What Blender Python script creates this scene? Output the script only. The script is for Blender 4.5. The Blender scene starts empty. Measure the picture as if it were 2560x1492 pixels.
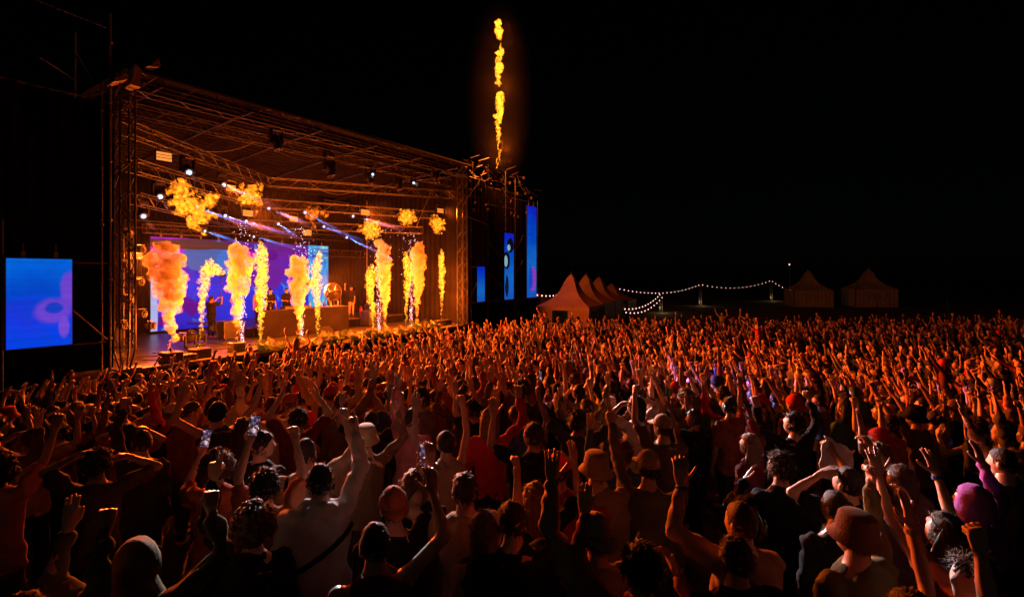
import bpy, math, random
import numpy as np
from mathutils import Vector, Matrix, noise as mnoise

random.seed(7)
RNG = np.random.default_rng(11)
scene = bpy.context.scene
COL = scene.collection
R = math.radians

# ------------------------------------------------------------------ camera
CAM_Z = 4.7                      # camera stands on a riser behind the crowd
cam_data = bpy.data.cameras.new("camera")
cam_data.sensor_width = 36.0
cam_data.lens = 36.0 * 1321.0 / 2560.0
cam_data.shift_y = -(746.0 - 686.0) / 2560.0
cam_data.clip_start = 0.05
cam_data.clip_end = 3000.0
cam = bpy.data.objects.new("camera", cam_data)
COL.objects.link(cam)
cam.location = (0.0, 0.0, CAM_Z)
cam.rotation_euler = (R(90), 0, 0)
scene.camera = cam

# ------------------------------------------------------------------ night sky
world = bpy.data.worlds.new("World")
scene.world = world
world.use_nodes = True
wn = world.node_tree
wbg = wn.nodes["Background"]
sky = wn.nodes.new("ShaderNodeTexSky")
sky.sky_type = 'NISHITA'
sky.sun_disc = False
sky.sun_elevation = R(38.0)      # same direction as the added fill, behind the camera
sky.sun_rotation = R(205)
wn.links.new(sky.outputs[0], wbg.inputs[0])
wbg.inputs[1].default_value = 0.00008

# ------------------------------------------------------------------ unseen fill: faint even light added from behind the camera
sun_d = bpy.data.lights.new("fill_sun", 'SUN')
sun_d.energy = 0.014; sun_d.angle = R(8); sun_d.color = (1.0, 0.86, 0.6)
sun_o = bpy.data.objects.new("fill_sun", sun_d); COL.objects.link(sun_o)
sun_o.rotation_euler = (R(52), 0, R(-25))

# ------------------------------------------------------------------ renderer
scene.render.engine = 'CYCLES'
scene.view_settings.view_transform = 'Standard'
scene.view_settings.look = 'None'
scene.view_settings.gamma = 1.0
scene.view_settings.exposure = 0.0
scene.view_settings.use_curve_mapping = False
cy = scene.cycles
cy.use_denoising = True
try:
    cy.denoiser = 'OPENIMAGEDENOISE'
    cy.denoising_input_passes = 'RGB_ALBEDO_NORMAL'
except Exception:
    pass
cy.max_bounces = 5
cy.diffuse_bounces = 1
cy.glossy_bounces = 2
cy.transmission_bounces = 3
cy.transparent_max_bounces = 8
cy.volume_bounces = 4
cy.sample_clamp_indirect = 2.0
cy.sample_clamp_direct = 0.0
cy.use_light_tree = True
cy.caustics_reflective = False
cy.caustics_refractive = False
cy.volume_max_steps = 256

# ------------------------------------------------------------------ frame of the stage
# s runs along the stage front (audience left to right), v runs upstage, z is up
STAGE_O = np.array([-12.3, 16.67])
STAGE_U = np.array([0.532, 0.8467])
STAGE_V = np.array([-0.8467, 0.532])
STAGE_A = math.atan2(STAGE_U[1], STAGE_U[0])
DECK = 1.72

def S(s, v, z):
    p = STAGE_O + STAGE_U * s + STAGE_V * v
    return Vector((p[0], p[1], z))

def ground_z(x, y):
    r = math.hypot(x, y)
    t = min(1.0, max(0.0, (r - 3.5) / 16.5))
    return 1.55 * (1.0 - t * t * (3 - 2 * t))

# ------------------------------------------------------------------ mesh helpers
class MB:
    """collects shapes for ONE mesh object"""
    def __init__(self):
        self.v = []; self.f = []
    def add(self, verts, faces):
        o = len(self.v)
        self.v.extend([tuple(map(float, p)) for p in verts])
        self.f.extend([tuple(i + o for i in f) for f in faces])
        return self
    def box(self, c, size, rz=0.0, rx=0.0):
        hx, hy, hz = size[0] / 2, size[1] / 2, size[2] / 2
        M = Matrix.Rotation(rz, 3, 'Z') @ Matrix.Rotation(rx, 3, 'X')
        C = Vector(c)
        vs = [C + M @ Vector((sx * hx, sy * hy, sz * hz)) for sz in (-1, 1) for sy in (-1, 1) for sx in (-1, 1)]
        return self.add(vs, [(0, 2, 3, 1), (4, 5, 7, 6), (0, 1, 5, 4), (2, 6, 7, 3), (0, 4, 6, 2), (1, 3, 7, 5)])
    def bevel_box(self, c, size, b=0.02, rz=0.0):
        # box with chamfered vertical and top edges
        hx, hy, hz = size[0] / 2, size[1] / 2, size[2] / 2
        rings = []
        for (ins, z) in ((b, -hz), (0, -hz + b), (0, hz - b), (b, hz)):
            a, d = hx - ins, hy - ins
            rings.append([(a - b, -d, z), (a, -d + b, z), (a, d - b, z), (a - b, d, z), (-a + b, d, z), (-a, d - b, z), (-a, -d + b, z), (-a + b, -d, z)])
        M = Matrix.Rotation(rz, 3, 'Z'); C = Vector(c)
        vs = [C + M @ Vector(p) for r in rings for p in r]
        fs = []
        for k in range(3):
            for i in range(8):
                j = (i + 1) % 8
                fs.append((k * 8 + i, k * 8 + j, k * 8 + 8 + j, k * 8 + 8 + i))
        fs.append(tuple(reversed(range(8)))); fs.append(tuple(range(24, 32)))
        return self.add(vs, fs)
    def tube(self, p0, p1, r0, r1=None, n=6, caps=True):
        r1 = r0 if r1 is None else r1
        a = Vector(p0); b = Vector(p1); d = b - a
        if d.length < 1e-6: return self
        q = d.to_track_quat('Z', 'Y')
        vs = []
        for (p, r) in ((a, r0), (b, r1)):
            for i in range(n):
                t = 2 * math.pi * i / n
                vs.append(p + q @ Vector((r * math.cos(t), r * math.sin(t), 0)))
        fs = [(i, (i + 1) % n, n + (i + 1) % n, n + i) for i in range(n)]
        if caps:
            fs += [tuple(reversed(range(n))), tuple(range(n, 2 * n))]
        return self.add(vs, fs)
    def path(self, pts, r, n=6):
        pts = [Vector(p) for p in pts]
        rs = r if hasattr(r, '__len__') else [r] * len(pts)
        rings = []
        up = Vector((0, 0, 1))
        for i, p in enumerate(pts):
            d = (pts[min(i + 1, len(pts) - 1)] - pts[max(i - 1, 0)]).normalized()
            ref = Vector((1, 0, 0)) if abs(d.z) > 0.95 else up
            x = d.cross(ref).normalized(); y = x.cross(d).normalized()
            rings.append([p + x * rs[i] * math.cos(2 * math.pi * k / n) + y * rs[i] * math.sin(2 * math.pi * k / n) for k in range(n)])
        return self.loft(rings)
    def loft(self, rings, caps=True):
        n = len(rings[0]); vs = [p for r in rings for p in r]; fs = []
        for k in range(len(rings) - 1):
            for i in range(n):
                j = (i + 1) % n
                fs.append((k * n + i, k * n + j, (k + 1) * n + j, (k + 1) * n + i))
        if caps:
            fs.append(tuple(reversed(range(n)))); m = (len(rings) - 1) * n
            fs.append(tuple(range(m, m + n)))
        return self.add(vs, fs)
    def lathe(self, prof, c=(0, 0, 0), n=16, axis=None, sx=1.0, sy=1.0):
        M = Matrix.Identity(3) if axis is None else Vector(axis).to_track_quat('Z', 'Y').to_matrix()
        C = Vector(c)
        rings = [[C + M @ Vector((r * sx * math.cos(2 * math.pi * k / n), r * sy * math.sin(2 * math.pi * k / n), z)) for k in range(n)] for (r, z) in prof]
        return self.loft(rings)
    def sphere(self, c, r, n=8, m=6):
        rx, ry, rz = r if hasattr(r, '__len__') else (r, r, r)
        c = Vector(c)
        rings = []
        for j in range(m + 1):
            t = math.pi * (j / m)
            t = min(max(t, 0.02), math.pi - 0.02)
            rings.append([c + Vector((rx * math.sin(t) * math.cos(2 * math.pi * k / n), ry * math.sin(t) * math.sin(2 * math.pi * k / n), -rz * math.cos(t))) for k in range(n)])
        return self.loft(rings)
    def capsule(self, p0, p1, r0, r1, n=10):
        a = Vector(p0); b = Vector(p1); d = b - a
        if d.length < 1e-6: return self
        q = d.to_track_quat('Z', 'Y'); dn = d.normalized()
        rings = []
        for t in (-80, -50, -20):
            rings.append((a + dn * r0 * math.sin(R(t)), r0 * math.cos(R(t))))
        for t in (20, 50, 80):
            rings.append((b + dn * r1 * math.sin(R(t)), r1 * math.cos(R(t))))
        return self.loft([[p + q @ Vector((r * math.cos(2 * math.pi * k / n), r * math.sin(2 * math.pi * k / n), 0)) for k in range(n)] for (p, r) in rings])
    def mesh(self, name, smooth=False):
        me = bpy.data.meshes.new(name)
        me.from_pydata(self.v, [], self.f)
        me.update()
        if smooth:
            me.polygons.foreach_set("use_smooth", [True] * len(me.polygons))
        return me
    def build(self, name, material=None, parent=None, smooth=False):
        return link(name, self.mesh(name, smooth), material, parent)

def link(name, me, material=None, parent=None):
    o = bpy.data.objects.new(name, me)
    COL.objects.link(o)
    if material is not None:
        if len(me.materials) == 0:
            me.materials.append(material)
    if parent is not None:
        o.parent = parent
    return o

def empty(name, loc=(0, 0, 0), rz=0.0):
    o = bpy.data.objects.new(name, None)
    COL.objects.link(o)
    o.location = loc; o.rotation_euler = (0, 0, rz)
    o.empty_display_size = 0.2
    return o

def tag(o, label=None, cat=None, group=None, kind=None):
    if label: o["label"] = label
    if cat: o["category"] = cat
    if group: o["group"] = group
    if kind: o["kind"] = kind
    return o

def stage_thing(name, s, v, z, label, cat, group=None, rot=0.0):
    return tag(empty(name, S(s, v, z), STAGE_A + rot), label, cat, group)

def copy_tree(o, parent=None):
    c = o.copy()
    COL.objects.link(c)
    if parent is not None:
        c.parent = parent
    for ch in list(o.children):
        copy_tree(ch, c)
    return c

# ------------------------------------------------------------------ material helpers
def new_mat(name):
    m = bpy.data.materials.new(name)
    m.use_nodes = True
    return m, m.node_tree.nodes, m.node_tree.links

def mat(name, color, rough=0.6, metal=0.0, var=0.25, scale=8.0, bump=0.0, bump_scale=40.0, obj_color=False, spec=None, sheen=0.0):
    m, N, L = new_mat(name)
    b = N["Principled BSDF"]
    tc = N.new("ShaderNodeTexCoord")
    nz = N.new("ShaderNodeTexNoise"); nz.inputs["Scale"].default_value = scale; nz.inputs["Detail"].default_value = 4
    L.new(tc.outputs["Object"], nz.inputs["Vector"])
    mp = N.new("ShaderNodeMapRange")
    mp.inputs["From Min"].default_value = 0.3; mp.inputs["From Max"].default_value = 0.7
    mp.inputs["To Min"].default_value = 1.0 - var; mp.inputs["To Max"].default_value = 1.0 + var
    L.new(nz.outputs["Fac"], mp.inputs["Value"])
    mul = N.new("ShaderNodeVectorMath"); mul.operation = 'SCALE'
    if obj_color:
        oi = N.new("ShaderNodeObjectInfo")
        L.new(oi.outputs["Color"], mul.inputs[0])
    else:
        mul.inputs[0].default_value = color[:3]
    L.new(mp.outputs[0], mul.inputs["Scale"])
    L.new(mul.outputs[0], b.inputs["Base Color"])
    b.inputs["Roughness"].default_value = rough
    b.inputs["Metallic"].default_value = metal
    if spec is not None: b.inputs["Specular IOR Level"].default_value = spec
    if sheen: b.inputs["Sheen Weight"].default_value = sheen
    if bump:
        n2 = N.new("ShaderNodeTexNoise"); n2.inputs["Scale"].default_value = bump_scale; n2.inputs["Detail"].default_value = 5
        L.new(tc.outputs["Object"], n2.inputs["Vector"])
        bp = N.new("ShaderNodeBump"); bp.inputs["Strength"].default_value = bump; bp.inputs["Distance"].default_value = 0.02
        L.new(n2.outputs["Fac"], bp.inputs["Height"])
        L.new(bp.outputs[0], b.inputs["Normal"])
    return m

def emit_mat(name, color, strength, sampling='NONE'):
    m, N, L = new_mat(name)
    b = N["Principled BSDF"]
    b.inputs["Base Color"].default_value = (*[c * 0.3 for c in color], 1)
    b.inputs["Emission Color"].default_value = (*color, 1)
    b.inputs["Emission Strength"].default_value = strength
    m.cycles.emission_sampling = sampling
    return m

def add_lamp(name, kind, parent, loc, energy, color, **kw):
    d = bpy.data.lights.new(name, kind)
    d.energy = energy; d.color = color
    for k, val in kw.items(): setattr(d, k, val)
    o = bpy.data.objects.new(name, d)
    COL.objects.link(o)
    if parent is not None: o.parent = parent
    o.location = loc
    return o

M = {}
M['alu'] = mat('brushed_aluminium', (0.10, 0.10, 0.102), 0.42, 0.6, 0.2, 6, 0.1)
M['steel'] = mat('galvanised_steel', (0.2, 0.2, 0.2), 0.5, 0.5, 0.35, 9, 0.15)
M['black_metal'] = mat('black_powder_coat', (0.018, 0.018, 0.02), 0.42, 0.1, 0.3, 12, 0.1)
M['drape'] = mat('black_stage_drape', (0.008, 0.008, 0.008), 0.9, 0.0, 0.35, 1.2, 0.3, 5, spec=0.04)
M['side_drape'] = mat('charcoal_side_drape', (0.019, 0.016, 0.015), 0.9, 0.0, 0.35, 0.8, 0.3, 5, spec=0.04)
M['tarp'] = mat('dark_tarpaulin', (0.03, 0.027, 0.025), 0.6, 0.0, 0.3, 1.5, 0.3, 3, spec=0.1)
M['membrane'] = mat('grey_roof_membrane', (0.010, 0.009, 0.008), 0.7, 0.0, 0.25, 0.9, 0.15, 6, spec=0.06)
M['cream'] = mat('cream_canvas', (0.42, 0.36, 0.28), 0.8, 0.0, 0.2, 1.5, 0.15, 8)
M['deck'] = mat('worn_stage_plywood', (0.085, 0.07, 0.06), 0.32, 0.0, 0.4, 2.0, 0.12, 14)
M['case'] = mat('flight_case_laminate', (0.03, 0.03, 0.035), 0.4, 0.0, 0.3, 6, 0.1)
M['dark_steel'] = mat('weathered_dark_steel', (0.022, 0.019, 0.017), 0.6, 0.0, 0.3, 4, 0.1, spec=0.12)
M['cable'] = mat('black_rubber_cable', (0.012, 0.012, 0.012), 0.5)
# ================================================================== ground
def build_ground():
    # one trampled-grass sheet: fine near the crowd, coarse to the horizon
    xs = np.concatenate([np.linspace(-900, -60, 8), np.linspace(-50, 70, 81), np.linspace(90, 900, 8)])
    ys = np.concatenate([np.linspace(-300, -12, 5), np.linspace(-10, 90, 81), np.linspace(110, 1500, 10)])
    V = []; F = []
    for y in ys:
        for x in xs:
            z = ground_z(x, y)
            # low bank beyond the crowd on the far side, carrying the distant tents
            if y > 45:
                t = min(1, (y - 45) / 20); z += 0.5 * t * t * (3 - 2 * t)
            z += 0.03 * mnoise.noise((x * 0.35, y * 0.35, 3.0)) if abs(x) < 80 and abs(y) < 100 else 0
            V.append((x, y, z))
    nx = len(xs)
    for j in range(len(ys) - 1):
        for i in range(nx - 1):
            a = j * nx + i
            F.append((a, a + 1, a + 1 + nx, a + nx))
    m, N, L = new_mat('trampled_grass_and_soil')
    b = N["Principled BSDF"]
    tc = N.new("ShaderNodeTexCoord")
    nz = N.new("ShaderNodeTexNoise"); nz.inputs["Scale"].default_value = 0.6; nz.inputs["Detail"].default_value = 8
    L.new(tc.outputs["Object"], nz.inputs["Vector"])
    cr = N.new("ShaderNodeValToRGB")
    cr.color_ramp.elements[0].position = 0.35; cr.color_ramp.elements[0].color = (0.035, 0.045, 0.018, 1)
    cr.color_ramp.elements[1].position = 0.65; cr.color_ramp.elements[1].color = (0.075, 0.06, 0.04, 1)
    L.new(nz.outputs["Fac"], cr.inputs[0]); L.new(cr.outputs[0], b.inputs["Base Color"])
    n2 = N.new("ShaderNodeTexNoise"); n2.inputs["Scale"].default_value = 25; n2.inputs["Detail"].default_value = 6
    L.new(tc.outputs["Object"], n2.inputs["Vector"])
    bp = N.new("ShaderNodeBump"); bp.inputs["Strength"].default_value = 0.7; bp.inputs["Distance"].default_value = 0.05
    L.new(n2.outputs["Fac"], bp.inputs["Height"]); L.new(bp.outputs[0], b.inputs["Normal"])
    b.inputs["Roughness"].default_value = 0.95
    mb = MB(); mb.v = V; mb.f = F
    tag(mb.build('ground', m, smooth=True), 'trampled grass field under the crowd', kind='structure')
build_ground()
# ================================================================== stage
def drape_mesh(w, h, folds, amp, seed=0, nz=10, sag=0.0, fine=True):
    """hanging cloth in local x (0..w), z (0..h), folds in y"""
    n = max(8, int(folds * 6)); V = []; F = []
    for j in range(nz + 1):
        t = j / nz
        for i in range(n + 1):
            x = w * i / n
            ph = x / w * folds * 2 * math.pi
            a = amp * (0.55 + 0.45 * mnoise.noise((x * 0.7, seed, t * 1.5)))
            y = a * math.sin(ph + 1.3 * mnoise.noise((x * 0.5, seed + 5.1, t * 0.8)))
            y += amp * 0.9 * mnoise.noise((x * 0.35, seed + 2.2, t * h * 0.3))
            V.append((x, y, h * t - sag * math.sin(math.pi * i / n) * t))
    for j in range(nz):
        for i in range(n):
            a = j * (n + 1) + i
            F.append((a, a + 1, a + n + 2, a + n + 1))
    mb = MB(); mb.v = V; mb.f = F
    return mb

# ---- deck
def build_platform():
    t = stage_thing('stage_platform', 0, 0, 0, 'raised wooden stage deck with dark skirted front facing the crowd', 'stage')
    pm = MB().box((0, 0, 0), (1.992, 1.092, 0.08)).mesh('deck_panel')
    for i in range(10):
        for j in range(10):
            o = link('deck_panel', pm, M['deck'], t)
            o.location = (-1.3 + 1 + i * 2.0, -0.35 + 0.55 + j * 1.1, DECK - 0.04 + 0.002 * ((i * 7 + j * 3) % 3))
    MB().box((8.7, 5.2, DECK - 0.14), (19.9, 10.9, 0.1)).build('deck_frame', M['black_metal'], t)
    sk = drape_mesh(19.9, DECK - 0.22, 40, 0.035, 3, 4)
    o = sk.build('skirt', M['drape'], t, True); o.location = (-1.25, -0.30, 0.0)
    MB().box((8.7, -0.375, DECK - 0.03), (20.0, 0.035, 0.07)).build('edge_trim', M['alu'], t)
    for i in range(10):
        MB().tube((-1 + i * 2.1, 0.1, 0), (-1 + i * 2.1, 0.1, DECK - 0.2), 0.03).build('leg', M['steel'], t)
build_platform()

# ---- trusses
def truss_parts(root, L, w=0.4, h=0.4, bay=0.5, r=0.02, rb=0.009, n=6, matl=None, end=True):
    """box truss along local +x from 0 to L, centred on y and z; root carries the parts"""
    matl = matl or M['alu']
    cm = MB().tube((0, 0, 0), (L, 0, 0), r, n=n).mesh('chord')
    for (sy, sz) in ((-1, -1), (1, -1), (-1, 1), (1, 1)):
        o = link('chord', cm, matl, root); o.location = (0, sy * w / 2, sz * h / 2)
    lm = MB(); nb = max(2, int(round(L / bay))); d = L / nb
    for k in range(nb):
        x0, x1 = k * d, (k + 1) * d
        a, b = (x0, x1) if k % 2 == 0 else (x1, x0)
        for sy in (-1, 1):
            lm.tube((a, sy * w / 2, -h / 2), (b, sy * w / 2, h / 2), rb, n=4, caps=False)
        for sz in (-1, 1):
            lm.tube((a, -w / 2, sz * h / 2), (b, w / 2, sz * h / 2), rb, n=4, caps=False)
        if k % 4 == 0:
            for sy in (-1, 1): lm.tube((x0, sy * w / 2, -h / 2), (x0, sy * w / 2, h / 2), rb, n=4, caps=False)
    tag(lm.build('lacing', matl, root), kind='stuff')
    if end:
        for x in (0.0, L):
            e = MB()
            for sy in (-1, 1): e.tube((x, sy * w / 2, -h / 2), (x, sy * w / 2, h / 2), r * 0.9, n=n)
            for sz in (-1, 1): e.tube((x, -w / 2, sz * h / 2), (x, w / 2, sz * h / 2), r * 0.9, n=n)
            e.build('end_frame', matl, root)

def truss(p0, p1, label, w=0.4, h=0.4, bay=0.5, r=0.02, rb=0.009, group='stage roof and lighting trusses', name='lighting_truss', matl=None):
    a = S(*p0); b = S(*p1); d = b - a
    root = empty(name, a)
    root.rotation_euler = (0, -math.asin(d.z / d.length), math.atan2(d.y, d.x))
    tag(root, label, 'truss', group)
    truss_parts(root, d.length, w, h, bay, r, rb, matl=matl)
    return root

truss((0.3, 0.0, 10.87), (17.85, 0.0, 10.87), 'long deep box truss carrying the front edge of the stage roof', 0.55, 0.66, 0.62, 0.03, 0.014, name='roof_truss')
truss((0.4, 1.2, 10.28), (17.8, 1.2, 10.28), 'straight truss just under the roof behind the front roof truss', 0.42, 0.4, 0.5)
truss((0.3, 0.45, 9.45), (8.75, 5.85, 9.45), 'topmost slanting lighting truss from the left tower to stage middle', 0.4, 0.42)
truss((8.75, 5.85, 9.45), (17.8, 0.25, 9.45), 'topmost slanting lighting truss from stage middle to right tower', 0.4, 0.42)
truss((0.5, 0.6, 8.3), (8.3, 5.7, 8.3), 'second slanting lighting truss from the left tower, below the topmost', 0.4, 0.42)
truss((8.3, 5.7, 8.3), (17.2, 1.8, 8.3), 'second slanting lighting truss on the right half, below the topmost', 0.4, 0.42)
truss((1.15, 2.0, 7.4), (8.2, 8.0, 7.4), 'lowest slanting lighting truss on the left half above the screen', 0.4, 0.4)
truss((8.2, 8.0, 7.4), (17.0, 2.7, 7.4), 'lowest slanting lighting truss on the right half of the stage', 0.4, 0.4)
truss((4.0, 9.7, 7.15), (17.2, 9.7, 7.15), 'straight upstage truss that the big video screen hangs from', 0.35, 0.35)
truss((13.6, 8.4, 6.05), (17.4, 8.4, 6.05), 'short low truss in front of the right back drape', 0.4, 0.42)
truss((3.6, 7.0, 6.75), (6.2, 7.0, 6.75), 'short truss stub over the upper left corner of the screen', 0.4, 0.4, 0.35)

# ---- towers
def tower(s, v, z0, z1, label, w=0.5, taper=False, group='truss towers of the stage'):
    root = stage_thing('truss_tower', s, v, z0, label, 'tower', group)
    L = z1 - z0
    matl = M['alu']
    for (sx, sy) in ((-1, -1), (1, -1), (-1, 1), (1, 1)):
        mb = MB()
        if taper:
            mb.path([(0.1 * sx, 0.1 * sy, 0), (w / 2 * sx, w / 2 * sy, 0.6), (w / 2 * sx, w / 2 * sy, L)], 0.032, 6)
        else:
            mb.tube((w / 2 * sx, w / 2 * sy, 0), (w / 2 * sx, w / 2 * sy, L), 0.03)
        mb.build('chord', matl, root)
    lm = MB(); zz = 0.6 if taper else 0.0; nb = int((L - zz) / 0.45); d = (L - zz) / nb
    for k in range(nb):
        a, b = zz + k * d, zz + (k + 1) * d
        e = 1 if k % 2 == 0 else -1
        for q in (-1, 1):
            lm.tube((-w / 2 * e, q * w / 2, a), (w / 2 * e, q * w / 2, b), 0.015, n=4, caps=False)
            lm.tube((q * w / 2, -w / 2 * e, a), (q * w / 2, w / 2 * e, b), 0.015, n=4, caps=False)
    tag(lm.build('lacing', matl, root), kind='stuff')
    bp = MB().box((0, 0, 0.02), (0.7, 0.7, 0.04)); bp.build('base_plate', M['black_metal'], root)
    return root

tower(0.07, 0.0, DECK, 11.15, 'tall truss tower at the left front corner of the stage, tapering foot', 0.42, True)
tower(17.55, 0.0, DECK, 11.1, 'tall truss tower at the right front corner of the stage', 0.42)
tower(2.2, 5.2, DECK, 6.6, 'low truss tower hung with round lamps beside the left screen edge', 0.35)

def pole(s0, v0, z0, s1, v1, z1, label, r=0.028, couplers=True, name='scaffold_pole', group='scaffold poles around the stage'):
    a, b = S(s0, v0, z0), S(s1, v1, z1)
    root = empty(name, a)
    d = b - a
    MB().tube((0, 0, 0), d, r, n=8).build('pole', M['steel'], root)
    if couplers:
        n = max(1, int(d.length / 1.6))
        for k in range(n):
            p = d * ((k + 0.5) / n)
            MB().bevel_box(p, (r * 3.4, r * 3.4, 0.09), 0.015, 0.4 + k).build('coupler', M['steel'], root)
    tag(root, label, 'pole', group)
    return root

pole(-0.36, -0.1, 0, -0.36, -0.1, 12.75, 'tallest bare mast rising past the roof at the left stage corner', 0.032)
pole(-0.45, 0.25, 0, -0.45, 0.25, 10.7, 'steel upright just behind the tallest mast on the left', 0.03)
pole(18.42, 0.0, 0, 18.42, 0.0, 8.2, 'lone steel upright just right of the right front tower', 0.035)
pole(-2.75, 0.2, 0, -2.75, 0.2, 6.2, 'thin upright behind the left video panel', 0.025)
pole(-1.3, 0.05, 5.05, -0.4, 0.0, 5.05, 'short level pole from left video panel top to the mast', 0.022, False)
pole(-1.3, 0.05, 2.62, -0.4, 0.0, 2.62, 'short level pole from left video panel foot to the mast', 0.022, False)
pole(-1.3, 0.02, 3.7, -0.4, 0.02, 2.7, 'slanting brace between the left video panel and the mast', 0.024, False)
pole(-1.05, 0.5, 10.6, -1.95, 0.3, 10.95, 'short slanting pole high left of the roof corner', 0.02, False)
pole(-1.1, 0.3, 10.0, -1.1, 0.3, 12.0, 'thin dark upright high left of the mast', 0.02, False)
pole(-1.1, 0.3, 11.4, -0.4, 0.1, 10.0, 'thin slanting stay between upright and mast, high left', 0.018, False)
pole(-5.5, 0.3, 12.8, -0.4, 0.0, 12.3, 'faint long stay wire running to the mast top', 0.012, False)
pole(15.6, 6.0, DECK, 15.6, 6.0, 9.3, 'thin bright upright in front of the right back drape', 0.03)
pole(17.0, 2.0, 9.7, 16.2, 2.4, 7.6, 'slanting pole hanging beside the rightmost fireball', 0.03, False)

# ---- roof
def build_roof():
    t = stage_thing('stage_roof', 0, 0, 0, 'pitched stage roof of grey membrane over close purlins', 'roof')
    prof = [(-0.25, 11.24), (3.0, 11.0), (6.5, 10.65), (11.0, 10.1)]
    rings = []
    V = []; F = []; ns = 28; nv = 18
    for j in range(nv + 1):
        vv = -0.25 + 11.25 * j / nv
        zz = np.interp(vv, [p[0] for p in prof], [p[1] for p in prof])
        for i in range(ns + 1):
            s = 0.05 + 17.85 * i / ns
            V.append((s, vv, zz - 0.05 * math.sin(math.pi * ((i * 3.0 / ns) % 1.0)) + 0.02 * mnoise.noise((s, vv, 1))))
    for j in range(nv):
        for i in range(ns):
            a = j * (ns + 1) + i
            F.append((a, a + 1, a + ns + 2, a + ns + 1))
    mb = MB(); mb.v = V; mb.f = F
    mb.build('membrane', M['membrane'], t, True)
    for k in range(26):
        vv = 0.3 + k * 0.41
        zz = float(np.interp(vv, [p[0] for p in prof], [p[1] for p in prof])) - 0.12
        pm = MB().box((9.0, 0, 0), (17.7, 0.06, 0.09))
        o = pm.build('purlin', M['dark_steel'], t); o.location = (0, vv, zz)
    for k in range(6):
        s = 1.2 + k * 3.2
        MB().path([(s, p[0] + 0.3, p[1] - 0.24) for p in prof], 0.05, 6).build('rafter', M['alu'], t)
    # rounded front eave roll
    MB().tube((0.35, -0.32, 11.2), (17.95, -0.32, 11.2), 0.075, n=8).build('eave_roll', M['membrane'], t, True)
    # folded canvas peaks at the left corner
    def peak(pts, name='canvas_peak'):
        m_ = MB(); n_ = len(pts)
        vs = [(x, -0.05, z) for x, z in pts] + [(x * 0.97, 0.4, z * 0.995) for x, z in pts]
        m_.add(vs, [tuple(range(n_)), tuple(reversed(range(n_, 2 * n_)))] + [(i, n_ + i, n_ + (i + 1) % n_, (i + 1) % n_) for i in range(n_)])
        o = m_.build(name, M['cream'], t); o.location = (0, -0.42, 0); return o
    peak([(-0.42, 10.55), (-0.30, 10.6), (-0.02, 10.75), (0.0, 10.95), (-0.12, 10.9), (-0.3, 10.72)])
    peak([(0.05, 10.62), (0.32, 10.6), (0.34, 11.22), (0.16, 11.3), (0.14, 11.0)])
    peak([(0.5, 11.32), (0.86, 11.42), (1.05, 11.62), (0.9, 11.48), (0.85, 11.72), (0.72, 11.5)])
build_roof()

# ---- drapes and walls round the stage
def drape(s, v, z, w, h, folds, amp, label, rot=0.0, m='drape', seed=1, name='stage_drape', nz=10):
    t = stage_thing(name, s, v, z, label, 'drape', None, rot)
    dm = drape_mesh(w, h, folds, amp, seed, nz)
    dm.build('cloth', M[m], t, True)
    MB().tube((0, 0, h + 0.02), (w, 0, h + 0.02), 0.03).build('batten', M['steel'], t)
    return t
drape(-0.3, 10.75, DECK, 15.9, 8.3, 50, 0.05, 'black back drape behind the big video screen', seed=2)
drape(15.9, 10.45, DECK, 2.5, 8.0, 13, 0.09, 'pleated dark curtain right of the big video screen', m='side_drape', seed=5)
drape(18.0, -0.1, DECK, 10.6, 9.0, 26, 0.07, 'long side drape lit orange along the right side of the stage', R(90), 'side_drape', 9)
drape(-0.1, 0.4, DECK, 10.3, 8.8, 26, 0.07, 'dark drape along the left side of the stage', R(90), 'drape', 4)
drape(-9.5, 0.75, 0.0, 9.1, 10.2, 24, 0.09, 'tall black wing drape behind the left video panel', 0, 'drape', 6)
drape(18.5, 0.9, 0.0, 10.2, 2.85, 24, 0.06, 'low dark skirt below the tall right video strips', 0, 'drape', 8, nz=4)
drape(18.6, 1.6, 2.9, 3.6, 8.2, 9, 0.16, 'crumpled tarpaulin hung between right tower and scaffold', 0, 'tarp', 13)
drape(22.0, 2.2, 2.9, 6.2, 8.0, 12, 0.1, 'dark backing cloth behind the tall right video strips', 0, 'drape', 15)

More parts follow.
